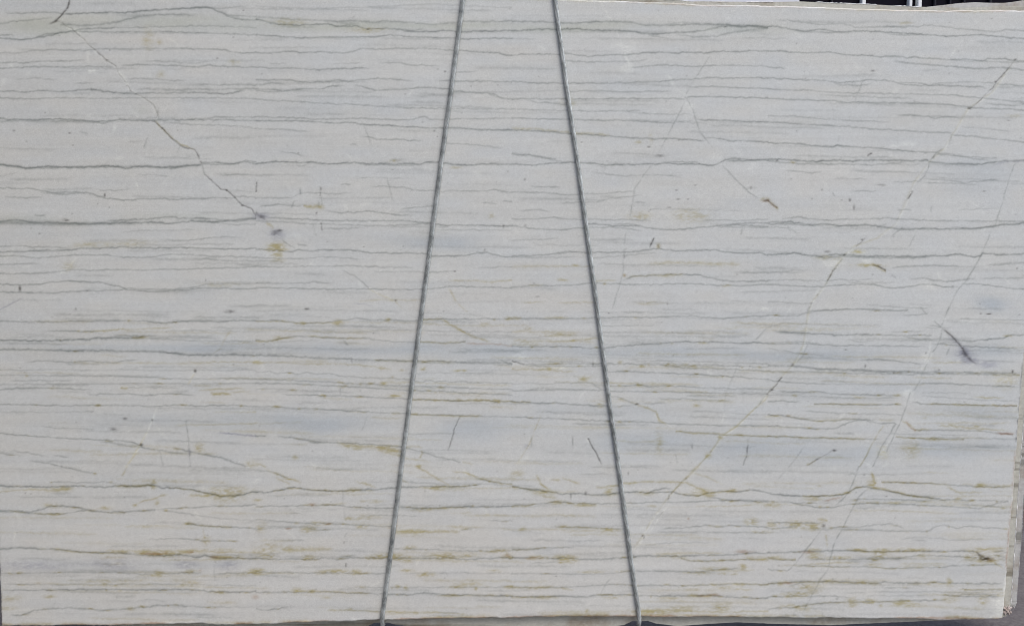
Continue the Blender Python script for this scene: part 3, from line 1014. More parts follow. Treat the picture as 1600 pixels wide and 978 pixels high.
def sawn_stone_material(name, base, vein, scale_z=26.0, seed=0.0, rough=0.7, cover=0.60):
    """Unpolished banded stone for edges and the slabs behind: thin level bands cut by noise."""
    m, nt, b = node_mat(name)
    tc = N(nt, "ShaderNodeTexCoord")
    mp = N(nt, "ShaderNodeMapping")
    mp.inputs["Location"].default_value = (seed, seed * 1.7, seed * 0.6)
    mp.inputs["Scale"].default_value = (0.8, 0.8, scale_z)
    nt.links.new(tc.outputs["Object"], mp.inputs["Vector"])
    n1 = N(nt, "ShaderNodeTexNoise", i_Scale=1.0, i_Detail=4.0, i_Roughness=0.6, i_Distortion=0.3)
    nt.links.new(mp.outputs[0], n1.inputs["Vector"])
    cr = N(nt, "ShaderNodeValToRGB")
    e = cr.color_ramp.elements
    e[0].position = cover - 0.01; e[0].color = (*base, 1)
    e[1].position = cover + 0.06; e[1].color = (*vein, 1)
    nt.links.new(n1.outputs[0], cr.inputs[0])
    n3 = N(nt, "ShaderNodeTexNoise", i_Scale=9.0, i_Detail=6.0, i_Roughness=0.7)
    nt.links.new(tc.outputs["Object"], n3.inputs["Vector"])
    r3 = N(nt, "ShaderNodeMapRange"); r3.inputs[1].default_value = 0.5; r3.inputs[2].default_value = 0.72
    r3.inputs[3].default_value = 0.0; r3.inputs[4].default_value = 0.75
    nt.links.new(n3.outputs[0], r3.inputs[0])
    st = N(nt, "ShaderNodeMixRGB", blend_type='MULTIPLY'); st.inputs[2].default_value = (0.55, 0.42, 0.30, 1)
    nt.links.new(r3.outputs[0], st.inputs[0]); nt.links.new(cr.outputs[0], st.inputs[1])
    n2 = N(nt, "ShaderNodeTexNoise", i_Scale=90.0, i_Detail=5.0, i_Roughness=0.7)
    nt.links.new(tc.outputs["Object"], n2.inputs["Vector"])
    r2 = N(nt, "ShaderNodeMapRange"); r2.inputs[1].default_value = 0.3; r2.inputs[2].default_value = 0.7
    r2.inputs[3].default_value = 0.86; r2.inputs[4].default_value = 1.1
    nt.links.new(n2.outputs[0], r2.inputs[0])
    mx = N(nt, "ShaderNodeVectorMath", operation='SCALE')
    nt.links.new(st.outputs[0], mx.inputs[0]); nt.links.new(r2.outputs[0], mx.inputs["Scale"])
    nt.links.new(mx.outputs[0], b.inputs["Base Color"])
    b.inputs["Roughness"].default_value = rough
    bp = N(nt, "ShaderNodeBump"); bp.inputs["Strength"].default_value = 0.4; bp.inputs["Distance"].default_value = 0.002
    nt.links.new(n2.outputs[0], bp.inputs["Height"]); nt.links.new(bp.outputs[0], b.inputs["Normal"])
    return m

def steel_rope_material():
    m, nt, b = node_mat("galvanised_wire")
    tc = N(nt, "ShaderNodeTexCoord")
    n = N(nt, "ShaderNodeTexNoise", i_Scale=35.0, i_Detail=5.0, i_Roughness=0.65)
    nt.links.new(tc.outputs["Object"], n.inputs["Vector"])
    cr = N(nt, "ShaderNodeValToRGB")
    e = cr.color_ramp.elements
    e[0].position = 0.30; e[0].color = (0.20, 0.22, 0.22, 1)
    e[1].position = 0.62; e[1].color = (0.55, 0.59, 0.59, 1)
    nt.links.new(n.outputs[0], cr.inputs[0]); nt.links.new(cr.outputs[0], b.inputs["Base Color"])
    b.inputs["Metallic"].default_value = 0.4
    rr = N(nt, "ShaderNodeMapRange"); rr.inputs[3].default_value = 0.55; rr.inputs[4].default_value = 0.32
    nt.links.new(n.outputs[0], rr.inputs[0]); nt.links.new(rr.outputs[0], b.inputs["Roughness"])
    return m

def concrete_material():
    m, nt, b = node_mat("dusty_concrete")
    tc = N(nt, "ShaderNodeTexCoord")
    n1 = N(nt, "ShaderNodeTexNoise", i_Scale=3.0, i_Detail=6.0, i_Roughness=0.6)
    n2 = N(nt, "ShaderNodeTexNoise", i_Scale=60.0, i_Detail=5.0, i_Roughness=0.7)
    for n in (n1, n2):
        nt.links.new(tc.outputs["Object"], n.inputs["Vector"])
    ad = N(nt, "ShaderNodeMath", operation='ADD')
    nt.links.new(n1.outputs[0], ad.inputs[0]); nt.links.new(n2.outputs[0], ad.inputs[1])
    hf = N(nt, "ShaderNodeMath", operation='MULTIPLY'); hf.inputs[1].default_value = 0.5
    nt.links.new(ad.outputs[0], hf.inputs[0])
    cr = N(nt, "ShaderNodeValToRGB")
    e = cr.color_ramp.elements
    e[0].position = 0.36; e[0].color = (0.095, 0.082, 0.082, 1)
    e[1].position = 0.64; e[1].color = (0.20, 0.185, 0.180, 1)
    nt.links.new(hf.outputs[0], cr.inputs[0]); nt.links.new(cr.outputs[0], b.inputs["Base Color"])
    b.inputs["Roughness"].default_value = 0.95
    b.inputs["Specular IOR Level"].default_value = 0.2
    bp = N(nt, "ShaderNodeBump"); bp.inputs["Strength"].default_value = 0.5; bp.inputs["Distance"].default_value = 0.004
    nt.links.new(n2.outputs[0], bp.inputs["Height"]); nt.links.new(bp.outputs[0], b.inputs["Normal"])
    return m

def plain_material(name, col, rough, spec=0.5, mottle=0.08, scale=12.0):
    m, nt, b = node_mat(name)
    tc = N(nt, "ShaderNodeTexCoord")
    n = N(nt, "ShaderNodeTexNoise", i_Scale=scale, i_Detail=4.0)
    nt.links.new(tc.outputs["Object"], n.inputs["Vector"])
    cr = N(nt, "ShaderNodeValToRGB")
    e = cr.color_ramp.elements
    e[0].position = 0.3; e[0].color = (*[c * (1 - mottle) for c in col], 1)
    e[1].position = 0.7; e[1].color = (*[min(1, c * (1 + mottle)) for c in col], 1)
    nt.links.new(n.outputs[0], cr.inputs[0]); nt.links.new(cr.outputs[0], b.inputs["Base Color"])
    b.inputs["Roughness"].default_value = rough
    b.inputs["Specular IOR Level"].default_value = spec
    return m

M_FACE = stone_face_material()
M_EDGE = sawn_stone_material("sawn_stone_edge", (0.44, 0.42, 0.39), (0.20, 0.19, 0.17), 14.0, 1.3)
M_SLAB2 = sawn_stone_material("banded_stone_middle", (0.47, 0.47, 0.42), (0.25, 0.24, 0.20), 22.0, 4.1, 0.55, 0.56)
M_SLAB3 = sawn_stone_material("banded_stone_back", (0.45, 0.45, 0.44), (0.24, 0.24, 0.22), 22.0, 9.7, 0.55, 0.56)
M_CHIP_GLINT = plain_material("chip_glint_stone", (0.86, 0.86, 0.84), 0.6, 0.5, 0.15, 200.0)
M_ROPE = steel_rope_material()
M_FLOOR = concrete_material()
M_WALL = plain_material("pale_painted_wall", (0.66, 0.68, 0.74), 0.8)
M_POST = plain_material("white_painted_frame", (0.80, 0.83, 0.84), 0.45)
M_GLASS = plain_material("dark_window_glass", (0.006, 0.005, 0.010), 0.35, 0.08)
M_DARK = plain_material("dark_steel_bar", (0.016, 0.015, 0.024), 0.5, 0.3)

# ------------------------------------------------------------------ the setting: concrete yard floor
g = 400.0
floor = mesh_object("floor", [(-g, -g, 0), (g, -g, 0), (g, g, 0), (-g, g, 0)], [(0, 1, 2, 3)], M_FLOOR)
set_props(floor, "dark grey concrete yard floor below the slabs", kind="structure")

side = bpy.data.materials["dusty_concrete"]  # unseen wall added to block light from the slab's left side
wall = mesh_object("wall", [(-2.2, -3.7, 0), (-1.98, -3.7, 0), (-1.98, 0.4, 0), (-2.2, 0.4, 0), (-2.2, -3.7, 4.2), (-1.98, -3.7, 4.2), (-1.98, 0.4, 4.2), (-2.2, 0.4, 4.2)],
                   [(0, 3, 2, 1), (4, 5, 6, 7), (0, 1, 5, 4), (1, 2, 6, 5), (2, 3, 7, 6), (3, 0, 4, 7)], side)
set_props(wall, "added out-of-view grey wall that shades the slab from the left", kind="structure")

# ------------------------------------------------------------------ stone pattern raster (photograph pixel pitch)
PX0, PX1, PY0, PY1 = -44, 1662, -34, 992
W, H = PX1 - PX0, PY1 - PY0
acc = {k: np.zeros((H, W), np.float32) for k in "GBKYRW"}
TZ = 1600.0 / 409.0       # pattern units per pixel (3.912)
ROWY = (0, 240, 480, 728)
blotch_a = smooth_noise(H, W, 1.6, 4.0, 51)
blotch_b = smooth_noise(H, W, 4.0, 14.0, 52)

def put_line(cls, s, sig, pts, seed, taper0=True, taper1=True, wob=1.0):
    """Lay a vein along pts (raster pixels): a soft core, a wider faint halo, strength and path wandering."""
    p = np.asarray(pts, np.float32)
    a = acc[cls]
    dx, dy = p[-1] - p[0]
    horiz = abs(dx) >= abs(dy)
    m, c = (0, 1) if horiz else (1, 0)
    if p[-1, m] < p[0, m]:
        p = p[::-1]; taper0, taper1 = taper1, taper0
    keep = np.concatenate([[True], np.diff(p[:, m]) > 0.2])
    p = p[keep]
    if len(p) < 2:
        return
    t0, t1 = int(math.ceil(p[0, m])), int(math.floor(p[-1, m]))
    lim = W if horiz else H
    t0, t1 = max(t0, 0), min(t1, lim - 1)
    n = t1 - t0 + 1
    if n < 2:
        return
    t = np.arange(t0, t1 + 1)
    q = np.interp(t, p[:, m], p[:, c]).astype(np.float32)
    if n > 9:                                   # round the traced corners
        k = np.ones(3) / 3.0
        q = np.convolve(np.pad(q, 1, mode='edge'), k, mode='valid')
    amp = (0.75 if horiz else 0.5) * wob
    q = q + amp * noise1(n, 7.0, seed) + 0.62 * amp * noise1(n, 2.4, seed + 1)
    st = s * np.clip(0.9 + 0.3 * noise1(n, 14.0, seed + 2) + 0.3 * noise1(n, 2.6, seed + 3), 0.4, 1.4) if horiz else s * np.clip(0.85 + 0.55 * noise1(n, 9.0, seed + 2) + 0.45 * noise1(n, 2.6, seed + 3), 0.05, 1.6)
    L = min(12, max(2, n // 4))
    e = np.ones(n)
    if taper0: e[:L] *= np.linspace(0.15, 1, L)
    if taper1: e[-L:] *= np.linspace(1, 0.15, L)
    st = st * e
    sg = sig * np.clip(1 + 0.28 * noise1(n, 9.0, seed + 4), 0.6, 1.5)
    slope = np.gradient(q)
    cosn = 1.0 / np.sqrt(1 + slope * slope)
    base = np.floor(q).astype(int)
    R = int(math.ceil(sig * 5)) + 1
    lim2 = H if horiz else W
    for o in range(-R, R + 2):
        r = base + o
        d = (r - q) * cosn
        v = st * (np.exp(-0.5 * (d / sg) ** 2) + 0.13 * np.exp(-0.5 * (d / (2.6 * sg)) ** 2))
        ok = (r >= 0) & (r < lim2)
        if horiz: a[r[ok], t[ok]] += v[ok]
        else:     a[t[ok], r[ok]] += v[ok]

def put_blotch(cls, s, x, y, rx, ry):
    x0, x1 = int(max(0, x - 3 * rx - 2)), int(min(W, x + 3 * rx + 3))
    y0, y1 = int(max(0, y - 3 * ry - 2)), int(min(H, y + 3 * ry + 3))
    if x1 <= x0 or y1 <= y0:
        return
    yy, xx = np.mgrid[y0:y1, x0:x1]
    rx, ry = max(rx, 0.8), max(ry, 0.8)
    rough = min(1.0, rx / 3.0)
    nz = 0.8 * blotch_a[y0:y1, x0:x1] + 0.7 * blotch_b[y0:y1, x0:x1]
    r2 = ((xx - x) / rx) ** 2 + ((yy - y) / ry) ** 2
    v = s * np.exp(-0.75 * r2) * np.clip(1 + rough * nz, 0, 2.2)
    acc[cls][y0:y1, x0:x1] += v

LX = lambda py: 723.5 - 0.1315 * py
RX = lambda py: 867.3 + 0.1364 * py
ENDS = []
col = row = 0
for ln in PATTERN.strip().splitlines():
    f = ln.split()
    if ln[0] == '#': col, row = int(f[0][1:]), int(f[1])
    elif ln[0] != '@':
        for q in (f[2], f[-1]):
            x, y = map(float, q.split(','))
            ENDS.append((400 * col + x / TZ, ROWY[row] + y / TZ))
ENDS = np.array(ENDS)
def joined(x, y):
    return int(((np.abs(ENDS[:, 0] - x) < 4) & (np.abs(ENDS[:, 1] - y) < 2.5)).sum()) > 1

col = row = 0
seed = 1000
for ln in PATTERN.strip().splitlines():
    f = ln.split()
    if ln[0] == '#':
        col, row = int(f[0][1:]), int(f[1]); continue
    ox, oy = 400 * col - PX0, ROWY[row] - PY0
    if ln[0] == '@':
        for q in f[2:]:
            x, y, rx, ry = map(float, q.split(','))
            put_blotch(f[0][1], float(f[1]), ox + x / TZ, oy + y / TZ, rx / TZ, ry / TZ)
        continue
    s, cls = float(f[0]), f[1][0]
    sig = float(f[1][1:] or 0.85) * (0.72 if cls == 'Y' else 0.72)
    zp = [tuple(map(float, q.split(','))) for q in f[2:]]
    pts = [(ox + x / TZ, oy + y / TZ) for x, y in zp]
    flat = abs(zp[0][0] - zp[-1][0]) > 2 * abs(zp[0][1] - zp[-1][1])
    if not flat and cls == 'G': s *= 0.9
    if not flat and cls == 'K' and len(zp) <= 3: s *= 0.8
    t0, t1 = not joined(pts[0][0] + PX0, pts[0][1] + PY0), not joined(pts[-1][0] + PX0, pts[-1][1] + PY0)
    if flat:                                   # veins run on unbroken beneath the ropes
        for fx in (LX, RX):
            if 0 < pts[0][0] + PX0 - fx(pts[0][1] + PY0) < 15:
                pts.insert(0, (fx(pts[0][1] + PY0) - PX0, pts[0][1])); t0 = False
            if 0 < fx(pts[-1][1] + PY0) - pts[-1][0] - PX0 < 15:
                pts.append((fx(pts[-1][1] + PY0) - PX0, pts[-1][1])); t1 = False
    # run to the slab's real edges beyond the picture
    if col == 0 and zp[0][0] <= 5 and abs(zp[0][0] - zp[-1][0]) > abs(zp[0][1] - zp[-1][1]):
        pts.insert(0, (0.0, pts[0][1] + random.uniform(-2, 2)))
    if col == 3 and zp[-1][0] >= 1560 and abs(zp[0][0] - zp[-1][0]) > abs(zp[0][1] - zp[-1][1]):
        pts.append((W - 1.0, pts[-1][1] + random.uniform(-2, 2)))
    edge = lambda z: z[0] < 6 or z[0] > 1559 or z[1] < 3 or z[1] > 968
    wob = 1.0 if abs(zp[0][0] - zp[-1][0]) > 150 else 1.15
    put_line(cls, s, sig, pts, seed, t0 and not edge(zp[0]), t1 and not edge(zp[-1]), wob)
    if cls == "G" and flat and row >= 2 and s > 0.25:      # iron staining beads along the lower veins
        x_a, x_b = pts[0][0], pts[-1][0]
        cnt = (x_b - x_a) / (42.0 if row == 3 else 120.0)
        for q in range(int(cnt + rng.random())):
            x = rng.uniform(x_a, x_b)
            y = np.interp(x, [p_[0] for p_ in pts], [p_[1] for p_ in pts])
            put_blotch("Y", rng.uniform(.25, .6), x, y + rng.uniform(-1.0, 1.4), rng.uniform(1.0, 6), rng.uniform(0.7, 1.5))
    seed += 11

# the long healed fracture that runs from the right edge down to the foot of the right-hand rope
FRACTURE = [(1587, 93), (1550, 145), (1513, 170), (1475, 232), (1450, 255), (1428, 285), (1417, 312), (1400, 350), (1370, 372), (1335, 385), (1318, 400), (1300, 425), (1288, 447), (1268, 473),
            (1262, 492), (1255, 540), (1240, 570), (1221, 588), (1205, 609), (1185, 632), (1150, 667), (1130, 680), (1107, 711), (1080, 740), (1065, 755), (1045, 775), (1020, 810), (1000, 843), (990, 858)]
FP = [(x - PX0, y - PY0) for x, y in FRACTURE]
put_line("W", .3, 1.0, [(x + 1.4, y) for x, y in FP], seed, wob=1.2); seed += 11
put_line("G", .06, 0.6, FP, seed, wob=1.2); seed += 11
put_line("Y", .12, 1.0, FP, seed, wob=1.2); seed += 11
for i in range(18):                       # open dark bits and pale flecks along it
    t = rng.uniform(0, len(FP) - 1.01); k = int(t); q = t - k
    put_blotch("K" if i % 2 else "W", rng.uniform(.2, .5), FP[k][0] * (1 - q) + FP[k + 1][0] * q, FP[k][1] * (1 - q) + FP[k + 1][1] * q, rng.uniform(.8, 1.6), rng.uniform(.8, 1.8))

# faint bedding lines too slight to follow one by one
for i in range(760):
    x = rng.uniform(-40, 1640); ln_ = rng.uniform(25, 210)
    y = rng.uniform(0, 985)
    if rng.random() < 0.45: y = rng.uniform(480, 985)
    sl = 0.012 + 0.012 * rng.standard_normal()
    pts = [(x - PX0 + ln_ * k / 4, y - PY0 + sl * ln_ * k / 4 + rng.uniform(-0.9, 0.9)) for k in range(5)]
    cls = "G"
    if y > 500 and rng.random() < 0.42: cls = "Y"
    put_line(cls, rng.uniform(0.06, 0.20), rng.uniform(0.7, 1.3), pts, seed); seed += 11
for i in range(150):                      # pale handling scuffs
    x, y = rng.uniform(-30, 1630), rng.uniform(0, 970); a_ = rng.uniform(-1.3, 1.3) + (math.pi / 2 if rng.random() < .4 else 0); ln_ = rng.uniform(6, 34)
    put_line("W", rng.uniform(.08, .26), rng.uniform(.7, 2.2), [(x - PX0 + math.cos(a_) * ln_ * k / 3, y - PY0 + math.sin(a_) * ln_ * k / 3) for k in range(4)], seed); seed += 11
for i in range(420):                      # small dark and white specks
    put_blotch("K" if rng.random() < 0.6 else "W", rng.uniform(0.1, 0.35), rng.uniform(0, W), rng.uniform(0, H), rng.uniform(0.6, 1.3), rng.uniform(0.5, 0.9))

# ---- slab outline in photograph pixels
def x_left(py):  return 0.0 - (890.0 - py) * 0.034
def x_right(py): return 1600.0 + (555.0 - py) * 0.0805
TOPX = [-44, 0, 400, 800, 900, 930, 1000, 1050, 1100, 1200, 1300, 1400, 1470, 1500, 1560, 1600, 1662]
TOPY = [-14, -13, -9, -3, 0, 1.5, 3.5, 5, 8, 9.5, 12.5, 15.5, 17, 17, 17, 17, 18]
BOTX = [-44, 3, 200, 235, 300, 340, 400, 500, 590, 700, 800, 870, 1000, 1100, 1240, 1400, 1500, 1540, 1570, 1662]
BOTY = [977, 976.5, 976, 974, 973.5, 975, 974, 971, 968, 966, 964.5, 963, 962.5, 963, 964, 965, 966, 968, 967, 967]
def y_top(px): return np.interp(px, TOPX, TOPY)
def y_bot(px): return np.interp(px, BOTX, BOTY)

# dirt, rust and fresh white chips along the slab's arrises, a brown line at the top, painted gap shadow and corner glint
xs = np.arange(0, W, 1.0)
for (yf, cls, s, sig, off) in ((y_bot, "R", 0.75, 0.9, -0.6), (y_bot, "Y", 0.4, 1.4, -2.2), (y_top, "R", 0.3, 0.8, 1.2), (y_top, "Y", 0.25, 1.2, 1.6)):  # the top runs draw a thin brown line
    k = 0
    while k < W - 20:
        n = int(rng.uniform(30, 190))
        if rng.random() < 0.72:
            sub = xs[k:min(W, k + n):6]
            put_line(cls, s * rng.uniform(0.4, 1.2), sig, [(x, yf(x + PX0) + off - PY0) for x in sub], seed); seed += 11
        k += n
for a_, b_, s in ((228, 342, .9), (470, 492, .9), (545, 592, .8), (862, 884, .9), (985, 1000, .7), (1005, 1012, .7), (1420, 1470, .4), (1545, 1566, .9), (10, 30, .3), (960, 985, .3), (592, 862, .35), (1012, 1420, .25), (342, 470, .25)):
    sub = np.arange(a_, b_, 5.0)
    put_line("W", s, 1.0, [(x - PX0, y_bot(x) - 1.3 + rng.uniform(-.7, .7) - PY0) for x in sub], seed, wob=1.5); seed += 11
for py0, py1, cls, s, off in ((560, 700, "K", .35, -.8), (700, 780, "R", .35, -1.2), (780, 900, "R", .45, -1.2), (900, 960, "W", .8, -1.2), (928, 962, "W", .6, -4)):  # the dark run paints the gap shadow into the right edge
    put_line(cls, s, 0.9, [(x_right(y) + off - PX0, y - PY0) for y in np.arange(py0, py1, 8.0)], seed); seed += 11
put_blotch("W", .9, 1561 - PX0, 946 - PY0, 3.5, 13)  # white patch painted in for the glint at the corner
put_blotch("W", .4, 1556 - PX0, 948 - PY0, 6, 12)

# ---- tint of the ground mass: cool and greenish zones that belong to the stone
tint = {"B": np.zeros((H, W), np.float32), "V": np.zeros((H, W), np.float32), "P": np.zeros((H, W), np.float32)}
yy, xx = np.mgrid[0:H, 0:W].astype(np.float32)
PXg, PYg = xx + PX0, yy + PY0
warp = 5 * smooth_noise(H, W, 30, 90, 61)
def zone(key, s, x, y, rx, ry, p=2):
    tint[key] += s * np.exp(-(np.abs((PXg - x) / rx) ** p + np.abs((PYg + warp - y) / ry) ** p))
for z in ((.8, 660, 378, 62, 12), (.5, 720, 381, 45, 12), (.55, 120, 540, 330, 7), (.8, 330, 541, 60, 9), (.8, 560, 545, 230, 9), (.7, 1000, 552, 330, 9),
          (.55, 1280, 556, 120, 10), (.7, 1545, 550, 50, 10), (.5, 210, 655, 120, 15), (.8, 430, 658, 110, 16), (.6, 520, 662, 80, 14),
          (.75, 745, 670, 60, 18), (.8, 1010, 690, 110, 18), (.8, 1170, 702, 70, 22), (.7, 1300, 712, 80, 18), (.9, 1530, 645, 70, 12), (.8, 1490, 700, 110, 18),
          (1.0, 1548, 474, 24, 12), (.45, 130, 884, 100, 8), (.5, 330, 880, 60, 6), (.4, 1500, 890, 60, 10), (.5, 1530, 270, 50, 25), (.35, 1000, 640, 160, 10),
          (.3, 500, 165, 160, 22), (.3, 1000, 130, 120, 14), (.3, 60, 12, 60, 8), (.35, 1400, 610, 170, 12), (.3, 1560, 80, 40, 12)):
    zone("B", *z)
for z in ((.9, 60, 42, 60, 12), (.8, 260, 34, 150, 9), (.8, 560, 42, 170, 7), (.7, 760, 42, 110, 7), (.7, 930, 43, 90, 7), (.6, 1150, 46, 90, 8), (.5, 220, 172, 14, 6),
          (.4, 30, 345, 60, 7), (.35, 270, 340, 90, 7), (.3, 1340, 400, 60, 14)):
    zone("V", *z)
for z in ((.5, 250, 60, 120, 12), (.5, 900, 80, 160, 12), (.4, 900, 470, 300, 20), (.4, 1300, 280, 160, 20), (.5, 700, 520, 250, 14), (.4, 500, 620, 300, 14), (.8, 800, 900, 1200, 150)):
    zone("P", *z)

streak = 0.6 * smooth_noise(H, W, 2.2, 120, 71) + 0.7 * smooth_noise(H, W, 7, 260, 72) + 0.5 * smooth_noise(H, W, 1.3, 40, 73)
cloud = 0.6 * smooth_noise(H, W, 45, 120, 74) + 0.5 * smooth_noise(H, W, 14, 40, 75) + 0.3 * smooth_noise(H, W, 5, 9, 76)
grain = smooth_noise(H, W, 1.5, 1.7, 77)
chroma = smooth_noise(H, W, 16, 50, 78)

BASE = np.array([0.569, 0.589, 0.580], np.float32)
lum = 1 + 0.032 * streak + 0.028 * cloud + 0.042 * grain + 0.018 * smooth_noise(H, W, 3.0, 5.0, 79)
img = BASE[None, None, :] * lum[:, :, None]
img *= 1 + 0.016 * chroma[:, :, None] * np.array([1, 0.2, -1], np.float32)
def mul(key_arr, color, k=1.0):
    global img
    a_ = np.clip(key_arr * k, 0, 1)[:, :, None]
    img = img * (1 - a_ * (1 - np.array(color, np.float32)))
mul(tint["B"] * (1 + 0.35 * cloud), (0.81, 0.85, 0.90))
mul(tint["V"] * (1 + 0.4 * cloud), (0.87, 0.885, 0.83))
mul(tint["P"], (1.03, 1.0, 0.975))
sat = lambda a_: 1 - np.exp(-1.6 * a_)
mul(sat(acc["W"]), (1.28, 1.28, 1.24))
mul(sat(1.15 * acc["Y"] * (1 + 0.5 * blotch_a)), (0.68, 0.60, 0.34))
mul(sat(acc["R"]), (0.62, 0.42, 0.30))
mul(sat(acc["B"]), (0.52, 0.52, 0.62))
mul(sat(acc["G"]), (0.34, 0.37, 0.36))
mul(sat(acc["K"] * 1.25), (0.13, 0.12, 0.11))
img = np.clip(img, 0.01, 0.86)
groove = sat(acc["K"])

def sample(a_, px, py):
    x = np.clip(px - PX0, 0, W - 1.001); y = np.clip(py - PY0, 0, H - 1.001)
    i = x.astype(int); j = y.astype(int)
    fx = x - i; fy = y - j
    if a_.ndim == 3: fx = fx[..., None]; fy = fy[..., None]
    return (a_[j, i] * (1 - fx) + a_[j, i + 1] * fx) * (1 - fy) + (a_[j + 1, i] * (1 - fx) + a_[j + 1, i + 1] * fx) * fy

# ------------------------------------------------------------------ front slab
NC, NR = 1180, 1010
THICK = 0.020
u = np.linspace(0, 1, NC + 1)
v = np.linspace(0, 1, NR + 1)
xe_l = noise1(NR + 1, 14, 301) * 0.6 + noise1(NR + 1, 4, 302) * 0.35
xe_r = noise1(NR + 1, 14, 303) * 0.7 + noise1(NR + 1, 4, 304) * 0.45
ye_t = noise1(NC + 1, 18, 305) * 0.6 + noise1(NC + 1, 4, 306) * 0.35
ye_b = noise1(NC + 1, 18, 307) * 0.7 + noise1(NC + 1, 4, 308) * 0.45
pxc = np.linspace(-32, 1645, NC + 1)
top = y_top(pxc) + ye_t
bot = y_bot(pxc) + ye_b
PY = top[None, :] + (bot - top)[None, :] * v[:, None]
xl = x_left(PY) + xe_l[:, None]
xr = x_right(PY) + xe_r[:, None]
PX = xl + (xr - xl) * u[None, :]
# the lower right corner is knocked off a little
cd = (PX - 1552) / 16 + (PY - 958) / 11
PY = PY - np.clip(cd - 1.25, 0, 1) * 3.0
X, Z = on_plane(PX, PY, 0.0)
ed = np.minimum(np.minimum(np.arange(NC + 1), np.arange(NC + 1)[::-1])[None, :] * 1.48,
                np.minimum(np.arange(NR + 1), np.arange(NR + 1)[::-1])[:, None] * 1.05)
Yf = 0.0016 * np.clip(1 - ed / 1.6, 0, 1) ** 1.5 + 0.0009 * sample(groove, PX, PY)
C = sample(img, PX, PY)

nv = (NC + 1) * (NR + 1)
co = np.empty((nv, 3), np.float32)
co[:, 0] = X.ravel(); co[:, 1] = Yf.ravel(); co[:, 2] = Z.ravel()
idx = np.arange(nv, dtype=np.int32).reshape(NR + 1, NC + 1)
quads = np.stack([idx[1:, :-1], idx[1:, 1:], idx[:-1, 1:], idx[:-1, :-1]], -1).reshape(-1, 4)
me = bpy.data.meshes.new("polished_face")
me.vertices.add(nv); me.vertices.foreach_set("co", co.ravel())
nq = len(quads)
me.loops.add(nq * 4); me.loops.foreach_set("vertex_index", quads.ravel())
me.polygons.add(nq)
me.polygons.foreach_set("loop_start", np.arange(0, nq * 4, 4, dtype=np.int32))
me.polygons.foreach_set("loop_total", np.full(nq, 4, np.int32))
me.update(calc_edges=True)
me.polygons.foreach_set("use_smooth", np.ones(nq, dtype=bool))
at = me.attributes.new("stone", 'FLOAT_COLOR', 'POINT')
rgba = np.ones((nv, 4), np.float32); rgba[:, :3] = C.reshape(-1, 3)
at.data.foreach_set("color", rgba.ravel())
me.materials.append(M_FACE)

slab = empty("stone_slab", (0, 0.01, float(Z.min())))
face = bpy.data.objects.new("polished_face", me)
coll.objects.link(face)
face.parent = slab
face.matrix_parent_inverse = slab.matrix_world.inverted()
face["label"] = "pale grey honed face with level grey and ochre veins"

# sawn edge and back: walls run from the face's own border
ring = np.concatenate([idx[0, :], idx[1:, -1], idx[-1, -2::-1], idx[-2:0:-1, 0]])
rv = co[ring]
back = rv.copy(); back[:, 1] = THICK
n = len(ring)
verts = np.concatenate([rv, back]); faces = [(i, (i + 1) % n, n + (i + 1) % n, n + i) for i in range(n)]
tn = NC + 1
bt = list(range(n, n + tn))                       # back, top row left to right
r_end = tn + NR
bb = list(range(n + r_end - 1, n + r_end - 1 + tn))[::-1]   # back, bottom row left to right
faces += [(bt[k], bt[k + 1], bb[k + 1], bb[k]) for k in range(NC)]
edge_obj = mesh_object("sawn_edge", verts, faces, M_EDGE, slab)
edge_obj["label"] = "rough unpolished edge and back of the slab"
set_props(slab, "large pale quartzite slab in front, grey and ochre veined, under both wire ropes", "stone slab", "stone slabs slung in one bundle", "thing")

# ------------------------------------------------------------------ the two slabs behind it
def prism_slab(name, outline_px, y, thick, mat, jitter, seed_):
    """A slab from its outline (photograph pixels on the plane at depth y), with broken rough edges and an arris bevel."""
    r = random.Random(seed_)
    pts = []
    m_ = len(outline_px)
    for i in range(m_):
        (x0, y0), (x1, y1) = outline_px[i], outline_px[(i + 1) % m_]
        L = math.hypot(x1 - x0, y1 - y0)
        k = max(1, int(L / 7))
        for j in range(k):
            t = j / k
            pts.append((x0 + (x1 - x0) * t + r.uniform(-1, 1) * jitter, y0 + (y1 - y0) * t + r.uniform(-1, 1) * jitter))
    X_, Z_ = on_plane([p[0] for p in pts], [p[1] for p in pts], y)
    cx, cz = float(np.mean(X_)), float(np.mean(Z_))
    bm = bmesh.new()
    f = [bm.verts.new((x, y, z)) for x, z in zip(X_, Z_)]
    bm.faces.new(f)
    ext = bmesh.ops.extrude_face_region(bm, geom=bm.faces[:])
    for e_ in ext["geom"]:
        if isinstance(e_, bmesh.types.BMVert):
            e_.co.y = y + thick
    bmesh.ops.recalc_face_normals(bm, faces=bm.faces[:])
    me_ = bpy.data.meshes.new(name)
    bm.to_mesh(me_); bm.free()
    me_.materials.append(mat)
    o = bpy.data.objects.new(name, me_)
    coll.objects.link(o)
    return o, pts

